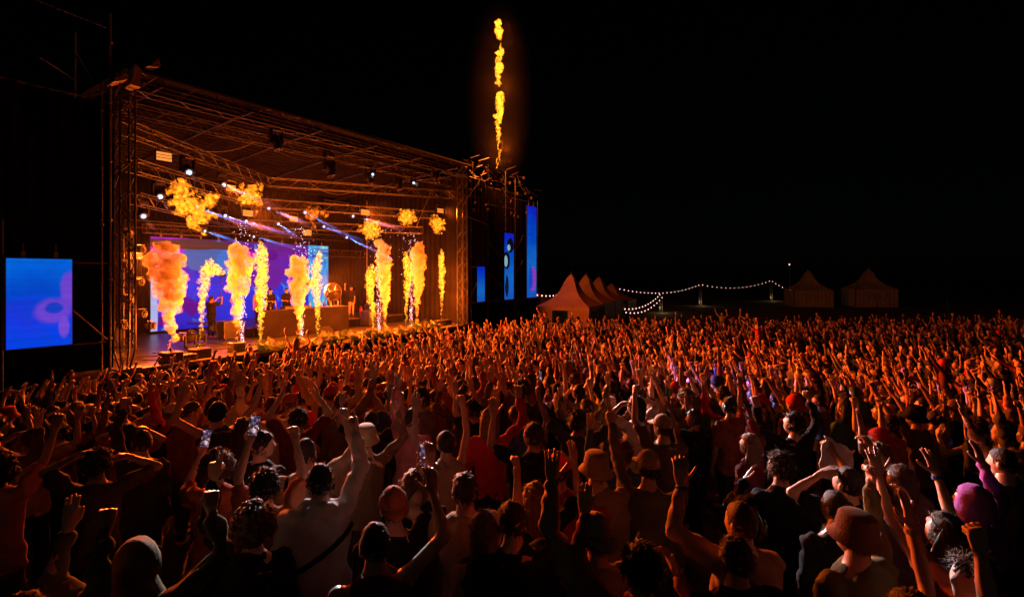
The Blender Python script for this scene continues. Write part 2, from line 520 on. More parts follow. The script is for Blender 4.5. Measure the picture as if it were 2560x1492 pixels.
# ---- video walls
def screen_material(name, mode, strength, w, h):
    """picture on an LED wall; local x 0..w, z 0..h"""
    m, N, L = new_mat(name)
    b = N["Principled BSDF"]
    tc = N.new("ShaderNodeTexCoord")
    sep = N.new("ShaderNodeSeparateXYZ"); L.new(tc.outputs["Object"], sep.inputs[0])
    def math_(op, a, bb=None, clamp=False):
        n = N.new("ShaderNodeMath"); n.operation = op; n.use_clamp = clamp
        for i, q in enumerate((a, bb)):
            if q is None: continue
            if isinstance(q, (int, float)): n.inputs[i].default_value = q
            else: L.new(q, n.inputs[i])
        return n.outputs[0]
    def noise_(scale, detail=2.0, off=0.0, dist=0.0):
        mp = N.new("ShaderNodeMapping"); mp.inputs["Location"].default_value = (off, off * 0.7, off * 1.3)
        L.new(tc.outputs["Object"], mp.inputs[0])
        n = N.new("ShaderNodeTexNoise"); n.inputs["Scale"].default_value = scale; n.inputs["Detail"].default_value = detail
        n.inputs["Distortion"].default_value = dist
        L.new(mp.outputs[0], n.inputs["Vector"]); return n.outputs["Fac"]
    def ramp(fac, stops, interp='LINEAR'):
        r = N.new("ShaderNodeValToRGB"); r.color_ramp.interpolation = interp
        els = r.color_ramp.elements
        while len(els) < len(stops): els.new(0.5)
        for e, (p, c) in zip(els, stops): e.position = p; e.color = (*c, 1)
        L.new(fac, r.inputs[0]); return r.outputs[0]
    def mix(f, a, c):
        n = N.new("ShaderNodeMix"); n.data_type = 'RGBA'
        L.new(f, n.inputs[0]); 
        for i, q in ((6, a), (7, c)):
            if isinstance(q, tuple): n.inputs[i].default_value = (*q, 1)
            else: L.new(q, n.inputs[i])
        return n.outputs[2]
    def step(x, lo, hi):
        n = N.new("ShaderNodeMapRange"); n.interpolation_type = 'SMOOTHSTEP'
        n.inputs["From Min"].default_value = lo; n.inputs["From Max"].default_value = hi
        L.new(x, n.inputs["Value"]); return n.outputs[0]
    def blob(cx, cz, rx, rz, soft=0.35, wob=0.5, off=0.0):
        dx = math_('DIVIDE', math_('SUBTRACT', sep.outputs[0], cx), rx)
        dz = math_('DIVIDE', math_('SUBTRACT', sep.outputs[2], cz), rz)
        d = math_('SQRT', math_('ADD', math_('MULTIPLY', dx, dx), math_('MULTIPLY', dz, dz)))
        d = math_('ADD', d, math_('MULTIPLY', math_('SUBTRACT', noise_(1.6 / max(rx, rz) ** 0.5, 3, off, 0.5), 0.5), wob * 2))
        n = N.new("ShaderNodeMapRange"); n.interpolation_type = 'SMOOTHSTEP'
        n.inputs["From Min"].default_value = 1.0 + soft / 2; n.inputs["From Max"].default_value = 1.0 - soft / 2
        L.new(d, n.inputs["Value"]); return n.outputs[0]
    X, Z = sep.outputs[0], sep.outputs[2]
    if mode == 'main':
        base = ramp(math_('ADD', math_('DIVIDE', Z, h), math_('MULTIPLY', math_('SUBTRACT', noise_(0.45, 3, 1), 0.5), 0.5)),
                    [(0.0, (0.0, 0.012, 0.5)), (0.4, (0.0, 0.03, 0.72)), (0.62, (0.02, 0.02, 0.5)), (0.82, (0.11, 0.005, 0.34)), (1.0, (0.07, 0.01, 0.2))])
        c = mix(step(noise_(0.55, 3, 7, 0.8), 0.56, 0.62), base, (0.03, 0.2, 0.75))
        c = mix(step(noise_(0.8, 2, 12, 1.2), 0.60, 0.64), c, (0.09, 0.0, 0.24))
        c = mix(blob(0.9, 4.35, 1.2, 0.6, 0.15, 0.25, 3), c, (0.55, 0.0, 0.75))
        c = mix(blob(2.6, 3.7, 1.3, 0.7, 0.12, 0.3, 5), c, (0.03, 0.12, 0.4))
        c = mix(blob(4.1, 3.5, 0.8, 0.95, 0.1, 0.3, 9), c, (0.015, 0.17, 0.6))
        c = mix(blob(2.0, 4.45, 2.6, 0.28, 0.2, 0.35, 15), c, (0.09, 0.03, 0.03))
        c = mix(blob(5.2, 4.0, 0.75, 0.16, 0.2, 0.25, 17), c, (0.75, 0.0, 0.45))
        c = mix(blob(6.2, 2.9, 1.3, 0.9, 0.2, 0.35, 21), c, (0.12, 0.01, 0.32))
        c = mix(blob(0.1, 0.9, 0.22, 1.9, 0.3, 0.1, 2), c, (0.4, 0.45, 0.8))
        right = step(X, 9.15, 9.25)
        teal = ramp(noise_(0.9, 4, 31, 1.5), [(0.35, (0.0, 0.09, 0.55)), (0.5, (0.01, 0.3, 0.8)), (0.62, (0.05, 0.5, 0.8)), (0.7, (0.35, 0.7, 0.8))])
        c = mix(right, c, teal)
    elif mode == 'side':
        c = ramp(math_('ADD', math_('DIVIDE', Z, h), math_('MULTIPLY', math_('SUBTRACT', noise_(1.1, 3, 4), 0.5), 0.6)),
                 [(0.0, (0.0, 0.06, 0.85)), (0.35, (0.01, 0.04, 0.75)), (0.6, (0.0, 0.06, 0.62)), (1.0, (0.0, 0.13, 0.72))])
        c = mix(blob(1.0, 1.0, 0.42, 0.34, 0.5, 0.25, 6), c, (0.16, 0.06, 0.68))
        c = mix(blob(1.02, 1.08, 0.2, 0.16, 0.5, 0.25, 7), c, (0.01, 0.05, 0.6))
        c = mix(blob(1.4, 1.6, 0.22, 0.5, 0.5, 0.25, 8), c, (0.17, 0.06, 0.66))
        c = mix(blob(1.25, 0.55, 0.12, 0.3, 0.5, 0.25, 10), c, (0.18, 0.07, 0.7))
    else:
        c = ramp(math_('ADD', math_('DIVIDE', Z, h), math_('MULTIPLY', math_('SUBTRACT', noise_(0.8, 3, 4), 0.5), 0.5)),
                 [(0.0, (0.01, 0.12, 0.7)), (0.35, (0.01, 0.18, 0.75)), (0.7, (0.0, 0.08, 0.7)), (1.0, (0.005, 0.02, 0.7))])
        if mode == 'strip_tall':
            c = mix(blob(0.9, 1.3, 0.5, 0.9, 0.3, 0.4, 4), c, (0.35, 0.06, 0.6))
            c = mix(blob(0.55, 1.4, 0.3, 0.8, 0.3, 0.4, 6), c, (0.01, 0.08, 0.75))
        if mode == 'strip_mid':
            c = mix(blob(0.75, 3.75, 0.45, 0.5, 0.12, 0.15, 4), c, (0.004, 0.004, 0.01))
            c = mix(blob(0.55, 3.6, 0.2, 0.22, 0.2, 0.1, 8), c, (0.35, 0.6, 0.75))
            c = mix(blob(0.25, 2.7, 0.42, 0.62, 0.12, 0.15, 14), c, (0.004, 0.004, 0.01))
            c = mix(blob(0.18, 2.65, 0.22, 0.4, 0.2, 0.1, 9), c, (0.35, 0.6, 0.65))
            c = mix(blob(0.3, 0.9, 0.22, 0.8, 0.2, 0.5, 19), c, (0.005, 0.01, 0.03))
    # rows of LEDs: dark gaps between scan rows and slow row-to-row flicker
    rows = math_('FRACT', math_('MULTIPLY', Z, 17.0 if mode != 'main' else 11.0))
    gap = math_('ADD', math_('MULTIPLY', step(math_('ABSOLUTE', math_('SUBTRACT', rows, 0.5)), 0.5, 0.1), 0.35), 0.65)
    comb = N.new("ShaderNodeCombineXYZ"); L.new(Z, comb.inputs[2])
    nr = N.new("ShaderNodeTexNoise"); nr.inputs["Scale"].default_value = 6.0; L.new(comb.outputs[0], nr.inputs["Vector"])
    fl = math_('ADD', math_('MULTIPLY', nr.outputs["Fac"], 0.7), 0.65)
    L.new(c, b.inputs["Emission Color"])
    L.new(math_('MULTIPLY', math_('MULTIPLY', gap, fl), strength), b.inputs["Emission Strength"])
    b.inputs["Base Color"].default_value = (0.01, 0.01, 0.012, 1)
    b.inputs["Roughness"].default_value = 0.9; b.inputs["Specular IOR Level"].default_value = 0.05
    return m

def video_wall(s, v, z, w, h, mode, label, strength=1.0, rot=0.0):
    t = stage_thing('video_screen', s, v, z, label, 'video screen', None, rot)
    MB().box((w / 2, 0.06, h / 2), (w + 0.06, 0.10, h + 0.06)).build('cabinet', M['black_metal'], t)
    mb = MB().add([(0, 0, 0), (w, 0, 0), (w, 0, h), (0, 0, h)], [(0, 1, 2, 3)])
    mb.build('display', screen_material('led_picture_' + mode, mode, strength, w, h), t)
    nh = max(2, int(w / 0.9))
    for k in range(nh):
        x = w * (k + 0.5) / nh
        hb = MB().box((x, 0.05, h + 0.1), (0.09, 0.06, 0.2)).tube((x, 0.05, h + 0.18), (x, 0.05, h + 0.42), 0.012)
        hb.build('hanger', M['steel'], t)
    return t
video_wall(5.2, 10.1, DECK + 0.12, 10.75, 4.75, 'main', 'huge video screen at the back of the stage, purple and blue shapes', 1.15)
video_wall(-2.75, -0.1, 2.66, 1.44, 2.48, 'side', 'upright blue video panel with violet shapes, left of the stage', 1.05)
video_wall(19.75, 0.5, 2.95, 0.85, 2.25, 'strip_low', 'shortest blue video strip right of the stage beside the tower', 0.75)
video_wall(22.95, 0.5, 2.97, 1.2, 4.6, 'strip_mid', 'middle blue video strip with dark round shapes, right of the stage', 0.8)
video_wall(26.0, 0.5, 2.99, 1.4, 6.8, 'strip_tall', 'tallest blue video strip farthest right of the stage', 0.8)

# ---- right wing scaffold
for i, (s, v, z1) in enumerate(((21.3, 0.75, 12.0), (24.75, 0.75, 11.6), (28.3, 0.9, 10.4), (21.3, 2.0, 12.2), (25.4, 2.0, 12.4))):
    pole(s, v, 0, s, v, z1, ['upright between shortest and middle right video strips', 'upright just right of the middle video strip', 'outermost upright right of the tallest video strip', 'rear upright behind the short right video strip', 'rear upright behind the middle right video strip'][i], 0.03)
for i, (a, b_) in enumerate((((21.3, 0.8, 7.0), (24.75, 0.8, 4.6)), ((21.3, 0.8, 4.9), (24.7, 0.8, 3.0)), ((24.8, 0.8, 6.4), (26.0, 0.8, 7.6)), ((24.8, 0.8, 4.6), (26.0, 0.8, 5.8)),
                            ((18.45, 0.3, 5.15), (21.3, 0.8, 5.15)), ((18.5, 0.3, 3.0), (20.0, 0.5, 4.5)), ((21.3, 0.9, 9.4), (24.75, 0.9, 9.4)), ((18.6, 1.2, 8.6), (21.3, 1.2, 11.2)), ((21.3, 1.3, 11.2), (24.6, 1.3, 8.6)),
                            ((24.7, 1.0, 10.2), (28.3, 1.0, 10.2)), ((18.4, 0.4, 8.3), (21.3, 0.8, 8.0)))):
    pole(*a, *b_, ['long slanting brace left of the middle video strip', 'lower slanting brace left of the middle video strip', 'upper brace left of the tallest video strip', 'lower brace left of the tallest video strip',
                   'level tube over the shortest video strip', 'low slanting brace beside the right tower foot', 'high level tube over the middle video strip', 'rising brace behind the crumpled tarpaulin', 'falling brace behind the middle video strip',
                   'high level tube at the tallest strip', 'level tube from the right tower to the scaffold'][i], 0.022, False, 'scaffold_brace', 'scaffold braces of the right wing')

# crown of short tubes and clamps round the tall flame on the scaffold top
def scaffold_crown():
    t = stage_thing('scaffold_tangle', 23.0, 1.0, 11.6, 'tangle of short tubes and clamps on the scaffold top under the tall flame', 'scaffold')
    rr = random.Random(5)
    for k in range(44):
        x = rr.uniform(-4.2, 4.6); z = rr.uniform(-1.2, 0.7); y = rr.uniform(-0.5, 0.8)
        L_ = rr.uniform(0.5, 1.5); a = rr.choice([0, 0, 0.35, -0.4, 0.9, -0.9])
        MB().tube((x, y, z), (x + L_ * math.cos(a), y + rr.uniform(-0.2, 0.2), z + L_ * math.sin(a)), 0.022, n=6).build('tube', M['steel'], t)
    for k in range(34):
        x = rr.uniform(-4.0, 4.6); z = rr.uniform(-2.8, 0.4); y = rr.uniform(-0.5, 0.5)
        MB().bevel_box((x, y, z), (0.16, 0.14, 0.2), 0.02, rr.uniform(0, 3)).build('clamp', M['steel'], t)
    MB().box((0.0, 0, 0.3), (0.8, 0.6, 0.06)).build('platform', M['black_metal'], t)
scaffold_crown()
# ================================================================== stage lights
M['lens'] = emit_mat('lit_beam_lens', (0.35, 0.62, 1.0), 2.2)
M['dead_lens'] = mat('unlit_glass_lens', (0.02, 0.02, 0.025), 0.08, 0.0, 0.1)
M['amber'] = emit_mat('amber_led_face', (1.0, 0.30, 0.05), 1.1)
M['red_led'] = emit_mat('red_led_face', (1.0, 0.02, 0.01), 6.0)
BEAM = (0.07, 0.22, 1.0)

FOGS = {}
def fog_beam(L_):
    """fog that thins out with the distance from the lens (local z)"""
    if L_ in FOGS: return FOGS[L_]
    m, N, L = new_mat('beam_cone_fog'); N.remove(N["Principled BSDF"])
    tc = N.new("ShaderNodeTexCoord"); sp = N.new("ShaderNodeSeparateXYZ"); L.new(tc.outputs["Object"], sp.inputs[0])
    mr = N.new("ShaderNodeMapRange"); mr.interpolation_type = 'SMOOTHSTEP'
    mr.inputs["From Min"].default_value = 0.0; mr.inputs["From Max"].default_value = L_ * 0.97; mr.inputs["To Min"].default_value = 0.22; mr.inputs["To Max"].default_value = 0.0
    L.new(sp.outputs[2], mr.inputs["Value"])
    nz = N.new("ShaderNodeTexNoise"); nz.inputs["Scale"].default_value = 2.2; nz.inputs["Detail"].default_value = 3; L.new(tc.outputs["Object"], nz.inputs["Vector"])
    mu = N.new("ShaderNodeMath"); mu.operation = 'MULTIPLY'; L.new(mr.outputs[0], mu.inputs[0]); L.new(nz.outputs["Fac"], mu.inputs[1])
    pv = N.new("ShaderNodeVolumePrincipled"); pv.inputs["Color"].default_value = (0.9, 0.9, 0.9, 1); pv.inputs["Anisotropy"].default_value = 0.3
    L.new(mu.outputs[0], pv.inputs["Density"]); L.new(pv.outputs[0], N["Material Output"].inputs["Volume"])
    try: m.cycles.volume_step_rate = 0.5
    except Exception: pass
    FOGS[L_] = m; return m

def moving_head(s, v, z, target, label, lit=True, size=1.0, energy=15000.0, cone=2.4, hang=True, color=BEAM, beam=0.0):
    root = stage_thing('moving_head_light', s, v, z, label, 'stage light', 'moving head lights on the stage')
    k = size; up = 1 if hang else -1
    aim = (Vector(target) - Vector(S(s, v, z))).normalized()
    aim = Matrix.Rotation(-STAGE_A, 3, 'Z') @ aim
    MB().bevel_box((0, 0, up * 0.42 * k), (0.34 * k, 0.26 * k, 0.16 * k), 0.03 * k).build('base', M['black_metal'], root)
    y = MB()
    for sx in (-1, 1):
        y.box((sx * 0.19 * k, 0, up * 0.16 * k), (0.05 * k, 0.13 * k, 0.42 * k))
    y.box((0, 0, up * 0.34 * k), (0.4 * k, 0.14 * k, 0.05 * k))
    y.build('yoke', M['black_metal'], root)
    hd = MB().lathe([(0.02, -0.24), (0.12, -0.23), (0.15, -0.15), (0.15, 0.05), (0.125, 0.1), (0.125, 0.2), (0.14, 0.21), (0.14, 0.25), (0.118, 0.25), (0.115, 0.235)], n=14, axis=aim)
    hd.v = [(a * k, b * k, c * k) for a, b, c in hd.v]
    head = hd.build('head', M['black_metal'], root, True)
    ln = MB().lathe([(0.005, 0.252), (0.05, 0.248), (0.08, 0.242), (0.08, 0.234), (0.005, 0.232)], n=14, axis=aim)
    ln.v = [(a * k, b * k, c * k) for a, b, c in ln.v]
    ln.build('lens', M['lens'] if lit else M['dead_lens'], head, True)
    if lit:
        sp = add_lamp('beam_lamp', 'SPOT', root, aim * 0.30 * k, energy, color, spot_size=R(cone), spot_blend=0.35, shadow_soft_size=0.05)
        sp.rotation_euler = aim.to_track_quat('-Z', 'Y').to_euler()
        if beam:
            # dense fog cone added along the beam alone, shaped to make it show
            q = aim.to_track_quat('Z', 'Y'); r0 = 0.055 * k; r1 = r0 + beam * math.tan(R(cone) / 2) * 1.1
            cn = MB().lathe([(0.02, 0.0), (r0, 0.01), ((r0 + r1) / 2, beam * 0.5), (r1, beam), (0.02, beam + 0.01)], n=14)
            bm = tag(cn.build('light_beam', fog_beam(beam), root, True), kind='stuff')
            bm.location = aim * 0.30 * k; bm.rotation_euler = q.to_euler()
    # clamp to the truss above
    if hang:
        MB().tube((0, 0, 0.48 * k), (0, 0, 0.62 * k), 0.03 * k).build('clamp', M['black_metal'], root)
    return root

C1, C2, C3, C4 = (4.6, 9.2, 2.2), (6.5, 11.0, 2.0), (-1.3, 3.9, 3.1), (3.0, 3.95, 3.1)
HEADS = [  # s, v, z, target, what tells it apart
    (3.05, 2.2, 8.72, (-2.0, 9.0, 1.5), 'lit moving light nearest the left tower, pale blue lens, highest on left', 1.25),
    (5.15, 3.6, 8.62, C1, 'lit moving light throwing a blue beam above the second fireball', 1.0),
    (2.35, 2.9, 7.75, (-4.0, 11.0, 1.5), 'lit moving light left of the largest fireball', 1.1),
    (2.2, 3.9, 7.05, (-5.0, 12.0, 1.5), 'lowest lit moving light beside the left tower', 1.1),
    (4.7, 4.9, 7.68, C1, 'lit moving light behind the largest fireball', 0.9),
    (6.9, 6.6, 7.62, C2, 'lit moving light just below the second fireball', 0.9),
    (7.0, 8.6, 6.95, C1, 'lit moving light over the left middle of the video screen', 0.8),
    (8.6, 7.6, 7.55, C2, 'lit moving light over the middle of the video screen', 0.8),
    (8.6, 5.6, 8.1, C1, 'lit moving light between second and third fireballs', 0.9),
    (10.3, 5.0, 8.02, (3.1, 11.0, 2.0), 'lit moving light just right of the third fireball', 0.9),
    (10.2, 7.1, 7.5, (1.0, 8.0, 2.2), 'lit moving light just below the third fireball', 0.9),
    (9.9, 9.0, 6.85, (9.0, 11.0, 1.5), 'small lit moving light above the upper middle of the screen', 0.7),
    (12.2, 5.9, 7.45, C2, 'lit moving light above the upper right corner of the screen', 0.85),
    (12.8, 4.2, 8.0, (13.0, 9.0, 1.5), 'lit moving light over the right part of the stage', 0.85),
    (13.4, 5.4, 6.9, (4.0, 17.0, 1.5), 'lit moving light left of the fourth fireball', 0.8),
]
for (s, v, z, tg, lab, k) in HEADS:
    left = tg[0] < -1.5
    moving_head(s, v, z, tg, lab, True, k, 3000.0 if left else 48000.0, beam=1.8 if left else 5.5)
# one profile lamp each on the near crowd, as the pale-lit faces and sleeves show
moving_head(11.6, 1.2, 9.85, C3, 'lit profile light under the roof aimed at the near middle crowd', True, 0.8, 42000, 5.0, color=(0.8, 0.9, 1.0))
moving_head(14.6, 1.2, 9.85, C4, 'lit profile light under the roof aimed at the near right crowd', True, 0.8, 68000, 6.0, color=(0.85, 0.9, 1.0))
for i, (s, v, z) in enumerate(((8.9, 1.25, 9.65), (11.4, 1.3, 9.6), (13.5, 1.3, 9.6), (5.4, 0.1, 10.0), (15.2, 0.1, 10.1))):
    moving_head(s, v, z, S(s + 0.6, v - 1, z - 3), ['large dark moving light hanging under the roof above the second fireball', 'dark moving light hanging under the roof above the third fireball',
        'dark moving light hanging under the roof above the fourth fireball', 'black moving light hung on the front roof truss, left half', 'black moving light hung on the front roof truss, right half'][i], False, 1.5 if i == 0 else 1.25)
# floor units
for i, (s, v) in enumerate(((3.35, 2.6), (3.95, 3.0))):
    moving_head(s, v, DECK + 0.52, S(s, v - 2, 6), ['black moving light on the deck behind the front left flame box', 'second black moving light on the deck by the cables'][i], False, 1.0, hang=False)

def blinder(s, v, z, w, h, label, power=0.0, spread=62, target=None):
    t = stage_thing('blinder_panel', s, v, z, label, 'stage light', 'amber blinder panels on the trusses')
    b = MB().box((0, 0.05, 0), (w + 0.06, 0.09, h + 0.06)).build('housing', M['black_metal'], t)
    f = MB().box((0, -0.004, 0), (w, 0.02, h)).build('lit_face', M['amber'], t)
    f_bars = MB()
    for q in (-0.17, 0.17): f_bars.box((0, -0.02, q * h), (w, 0.015, 0.02))
    f_bars.build('louvre', M['black_metal'], t)
    br = MB()
    br.tube((-w / 2 - 0.06, 0.05, 0), (-w / 2 - 0.06, 0.05, h * 0.5 + 0.2), 0.014).tube((w / 2 + 0.06, 0.05, 0), (w / 2 + 0.06, 0.05, h * 0.5 + 0.2), 0.014).tube((-w / 2 - 0.06, 0.05, h * 0.5 + 0.2), (w / 2 + 0.06, 0.05, h * 0.5 + 0.2), 0.014)
    br.build('bracket', M['steel'], t)
    if power:
        wp = Vector(S(s, v, z)); tg = Vector(target)
        aim = Matrix.Rotation(-STAGE_A, 3, 'Z') @ (tg - wp).normalized()
        sp = add_lamp('blinder_lamp', 'SPOT', t, Vector((0, -0.08, 0)), power, (1.0, 0.125, 0.011), spot_size=R(spread), spot_blend=0.8, shadow_soft_size=0.22)
        sp.rotation_euler = aim.to_track_quat('-Z', 'Y').to_euler()
    return t
BP = 30000.0
BL = [(1.9, 1.5, 8.95, 0.5, 0.3, 'large amber blinder panel highest beside the left tower', 0, None),
      (5.9, 4.2, 8.6, 0.42, 0.26, 'amber blinder panel above the second fireball', BP * 1.4, (-1.5, 5.5, 2.2)),
      (4.9, 5.6, 7.2, 0.42, 0.24, 'amber blinder panel just right below the largest fireball', 0, None),
      (7.5, 5.5, 7.7, 0.5, 0.26, 'amber blinder panel right under the second fireball', BP, (8, 9, 2)),
      (10.4, 6.0, 7.7, 0.48, 0.26, 'amber blinder panel at the third fireball', 0, None),
      (12.3, 7.4, 7.15, 0.55, 0.3, 'amber blinder panel over the upper right corner of the screen', 0, None),
      (13.0, 3.3, 8.15, 0.6, 0.28, 'amber blinder panel high between third and fifth fireballs', BP * 1.4, (4.5, 6.0, 2.2)),
      (14.0, 4.0, 7.55, 0.6, 0.28, 'amber blinder panel between the fourth and fifth fireballs', 0, None),
      (17.2, 1.4, 8.55, 0.55, 0.24, 'amber blinder panel beside the right front tower', BP * 1.5, (14, 11, 1.5)),
      (3.0, 6.4, 5.5, 0.5, 0.28, 'amber blinder panel low beside the left edge of the screen', BP, (4, 7, 2)),
      (13.2, 8.2, 4.2, 0.55, 0.24, 'amber blinder panel low on the right back drape', BP * 1.4, (17, 12, 1.5))]
for (s, v, z, w, h, lab, pw, tg) in BL:
    blinder(s, v, z, w, h, lab, pw, 40 if z > 8 else 62, target=tg)

# round par lamps stacked on the low left tower
def par_can(s, v, z, label, red=False):
    t = stage_thing('par_lamp', s, v, z, label, 'stage light', 'round lamps on the low left tower')
    ax = Vector((0.45, -0.85, 0.0))
    MB().lathe([(0.03, -0.22), (0.12, -0.2), (0.14, -0.05), (0.15, 0.1), (0.16, 0.1), (0.16, 0.13), (0.135, 0.13), (0.12, 0.06), (0.01, 0.03)], n=14, axis=ax).build('can', M['steel'], t, True)
    MB().lathe([(0.004, 0.065), (0.128, 0.075), (0.128, 0.06), (0.004, 0.05)], n=14, axis=ax).build('lens', M['red_led'] if red else M['dead_lens'], t)
    MB().box((0, 0.0, 0.2), (0.3, 0.03, 0.03)).build('bracket', M['steel'], t)
for i, (s, v, z) in enumerate(((2.1, 4.85, 6.3), (2.55, 4.85, 5.7), (2.05, 4.85, 5.05), (2.5, 4.85, 4.4), (2.1, 4.85, 3.7), (2.6, 4.85, 3.1), (1.9, 4.8, 2.7), (2.9, 4.8, 2.6))):
    par_can(s, v, z, ['topmost', 'second from top', 'third from top', 'fourth from top', 'fifth from top', 'sixth from top', 'bottom left', 'bottom right'][i] + ' round lamp on the low tower left of the screen')
par_can(3.3, 3.1, DECK + 0.45, 'red glowing round lamp on the deck behind the left smoke jet', True)
par_can(5.75, 5.2, DECK + 0.5, 'red glowing round lamp on the deck before the camera operator', True)

# ================================================================== things on the deck
RISER = 2.2
def build_riser():
    t = stage_thing('riser_platform', 6.7, 4.4, DECK, 'low black riser behind the draped table', 'platform')
    for i in range(5):
        MB().box((1.04 + i * 2.08, 2.6, 0.45), (2.07, 5.2, 0.05)).build('riser_top', M['deck'], t)
    drape_mesh(10.4, 0.42, 18, 0.02, 17, 2).build('skirt', M['drape'], t, True)
    for i in range(6): MB().tube((0.1 + i * 2.04, 0.3, 0), (0.1 + i * 2.04, 0.3, 0.42), 0.03).build('leg', M['steel'], t)
build_riser()
def flame_box(s, v, w, d, h, label, nozzle=True):
    t = stage_thing('flame_machine', s, v, DECK, label, 'flame machine', 'black effect boxes along the stage front')
    MB().bevel_box((0, 0, h / 2 + 0.005), (w, d, h), 0.02).build('casing', M['case'], t)
    MB().box((0, -d / 2 - 0.003, h * 0.55), (w * 0.5, 0.012, h * 0.3)).build('panel', M['black_metal'], t)
    for sx in (-1, 1):
        MB().path([(sx * (w / 2 + 0.005), -0.07, h * 0.6), (sx * (w / 2 + 0.04), -0.05, h * 0.62), (sx * (w / 2 + 0.04), 0.05, h * 0.62), (sx * (w / 2 + 0.005), 0.07, h * 0.6)], 0.012).build('handle', M['steel'], t)
    if nozzle:
        MB().lathe([(0.09, 0), (0.09, 0.03), (0.05, 0.05), (0.045, 0.12), (0.03, 0.12), (0.03, 0.02)], (0, 0, h), 10).build('nozzle', M['black_metal'], t)
    return t
flame_box(1.45, 0.05, 0.62, 0.45, 0.36, 'black smoke jet box nearest the left tower')
flame_box(2.0, 0.1, 0.5, 0.4, 0.22, 'low black box between the two front left effect boxes', False)
flame_box(2.5, 0.25, 0.62, 0.45, 0.34, 'black flame box second along the front left edge')
flame_box(4.0, 0.5, 0.5, 0.42, 0.38, 'black smoke jet box beside the left end of the leafy banner')
flame_box(16.35, 0.6, 1.3, 0.5, 0.32, 'long black flame box near the right front tower')

def dj_table():
    t = stage_thing('dj_table', 6.9, 3.4, DECK, 'long dark draped table with mixing gear and bottles', 'table')
    W, D, H = 5.0, 0.9, 1.3
    MB().box((W / 2, D / 2, H - 0.03), (W, D, 0.05)).build('table_top', M['case'], t)
    c = drape_mesh(W, H - 0.02, 9, 0.03, 21, 6)
    o = c.build('cloth', M['side_drape'], t, True); o.location = (0, -0.03, 0)
    c2 = drape_mesh(D, H - 0.02, 3, 0.02, 22, 6)
    o = c2.build('cloth', M['side_drape'], t, True); o.location = (W + 0.02, 0, 0); o.rotation_euler = (0, 0, R(90))
    for (x, y) in ((0.1, 0.1), (W - 0.1, 0.1), (0.1, D - 0.1), (W - 0.1, D - 0.1)):
        MB().tube((x, y, 0), (x, y, H - 0.05), 0.025).build('leg', M['black_metal'], t)
dj_table()
for i, x in enumerate((1.5, 2.0, 2.5)):
    t = stage_thing('dj_player' if i != 1 else 'dj_mixer', 6.9 + x, 3.75, DECK + 1.3, ['left flat black player deck on the draped table', 'black mixer with knobs on the draped table', 'right flat black player deck on the draped table'][i], 'dj deck')
    MB().bevel_box((0, 0, 0.06), (0.42, 0.42, 0.11), 0.015).build('body', M['case'], t)
    if i != 1: MB().lathe([(0.15, 0.115), (0.15, 0.135), (0.01, 0.135)], (0, -0.02, 0), 16).build('jog_wheel', M['alu'], t)
    else:
        for a in range(4):
            for b_ in range(3): MB().tube((-0.13 + a * 0.085, -0.1 + b_ * 0.1, 0.11), (-0.13 + a * 0.085, -0.1 + b_ * 0.1, 0.14), 0.014).build('knob', M['alu'], t)
M['glass'] = mat('dark_bottle_glass', (0.03, 0.05, 0.03), 0.1, 0.0, 0.1)
M['water_bottle'] = mat('clear_plastic_bottle', (0.45, 0.47, 0.5), 0.15, 0.0, 0.1)
for i in range(9):
    x = [0.35, 0.7, 3.0, 3.3, 3.6, 3.85, 4.1, 4.4, 4.75][i]
    t = stage_thing('bottle', 6.9 + x, 3.7 + 0.12 * (i % 3), DECK + 1.3, ['first', 'second', 'third', 'fourth', 'fifth', 'sixth', 'seventh', 'eighth', 'ninth'][i] + ' bottle from the left on the draped table', 'bottle', 'bottles on the draped table')
    MB().lathe([(0.034, 0.0), (0.036, 0.02), (0.036, 0.16), (0.015, 0.2), (0.014, 0.245)], n=8).build('glass', M['glass'] if i % 2 else M['water_bottle'], t, True)
    MB().lathe([(0.016, 0.245), (0.016, 0.265), (0.002, 0.266)], n=8).build('cap', M['steel'], t)

def flight_case(s, v, z, w, d, h, label, rot=0.0):
    t = stage_thing('flight_case', s, v, z, label, 'case', 'flight cases on the stage', rot)
    MB().box((0, 0, h / 2 + 0.08), (w, d, h)).build('body', M['case'], t)
    for sx in (-1, 1):
        for sy in (-1, 1):
            MB().box((sx * w / 2, sy * d / 2, h / 2 + 0.08), (0.04, 0.04, h + 0.02)).build('edge_rail', M['alu'], t)
            MB().tube((sx * (w / 2 - 0.08) - 0.02, sy * (d / 2 - 0.08), 0.045), (sx * (w / 2 - 0.08) + 0.02, sy * (d / 2 - 0.08), 0.045), 0.045, n=10).build('wheel', M['cable'], t)
    for zz in (0.08, h + 0.08):
        for sy in (-1, 1): MB().box((0, sy * d / 2, zz), (w, 0.035, 0.035)).build('edge_rail', M['alu'], t)
    MB().box((0, -d / 2 - 0.006, h * 0.55), (0.16, 0.012, 0.1)).build('latch', M['alu'], t)
flight_case(6.1, 4.6, DECK, 0.9, 0.6, 0.75, 'black flight case left of the draped table')
flight_case(14.2, 3.9, DECK, 1.3, 0.7, 0.8, 'black flight case behind the right smoke jet')
flight_case(1.9, 6.0, DECK, 0.8, 0.7, 0.9, 'flight case at the foot of the low left tower')
flight_case(15.7, 5.6, RISER, 0.7, 0.6, 0.55, 'small case near the right back drape')

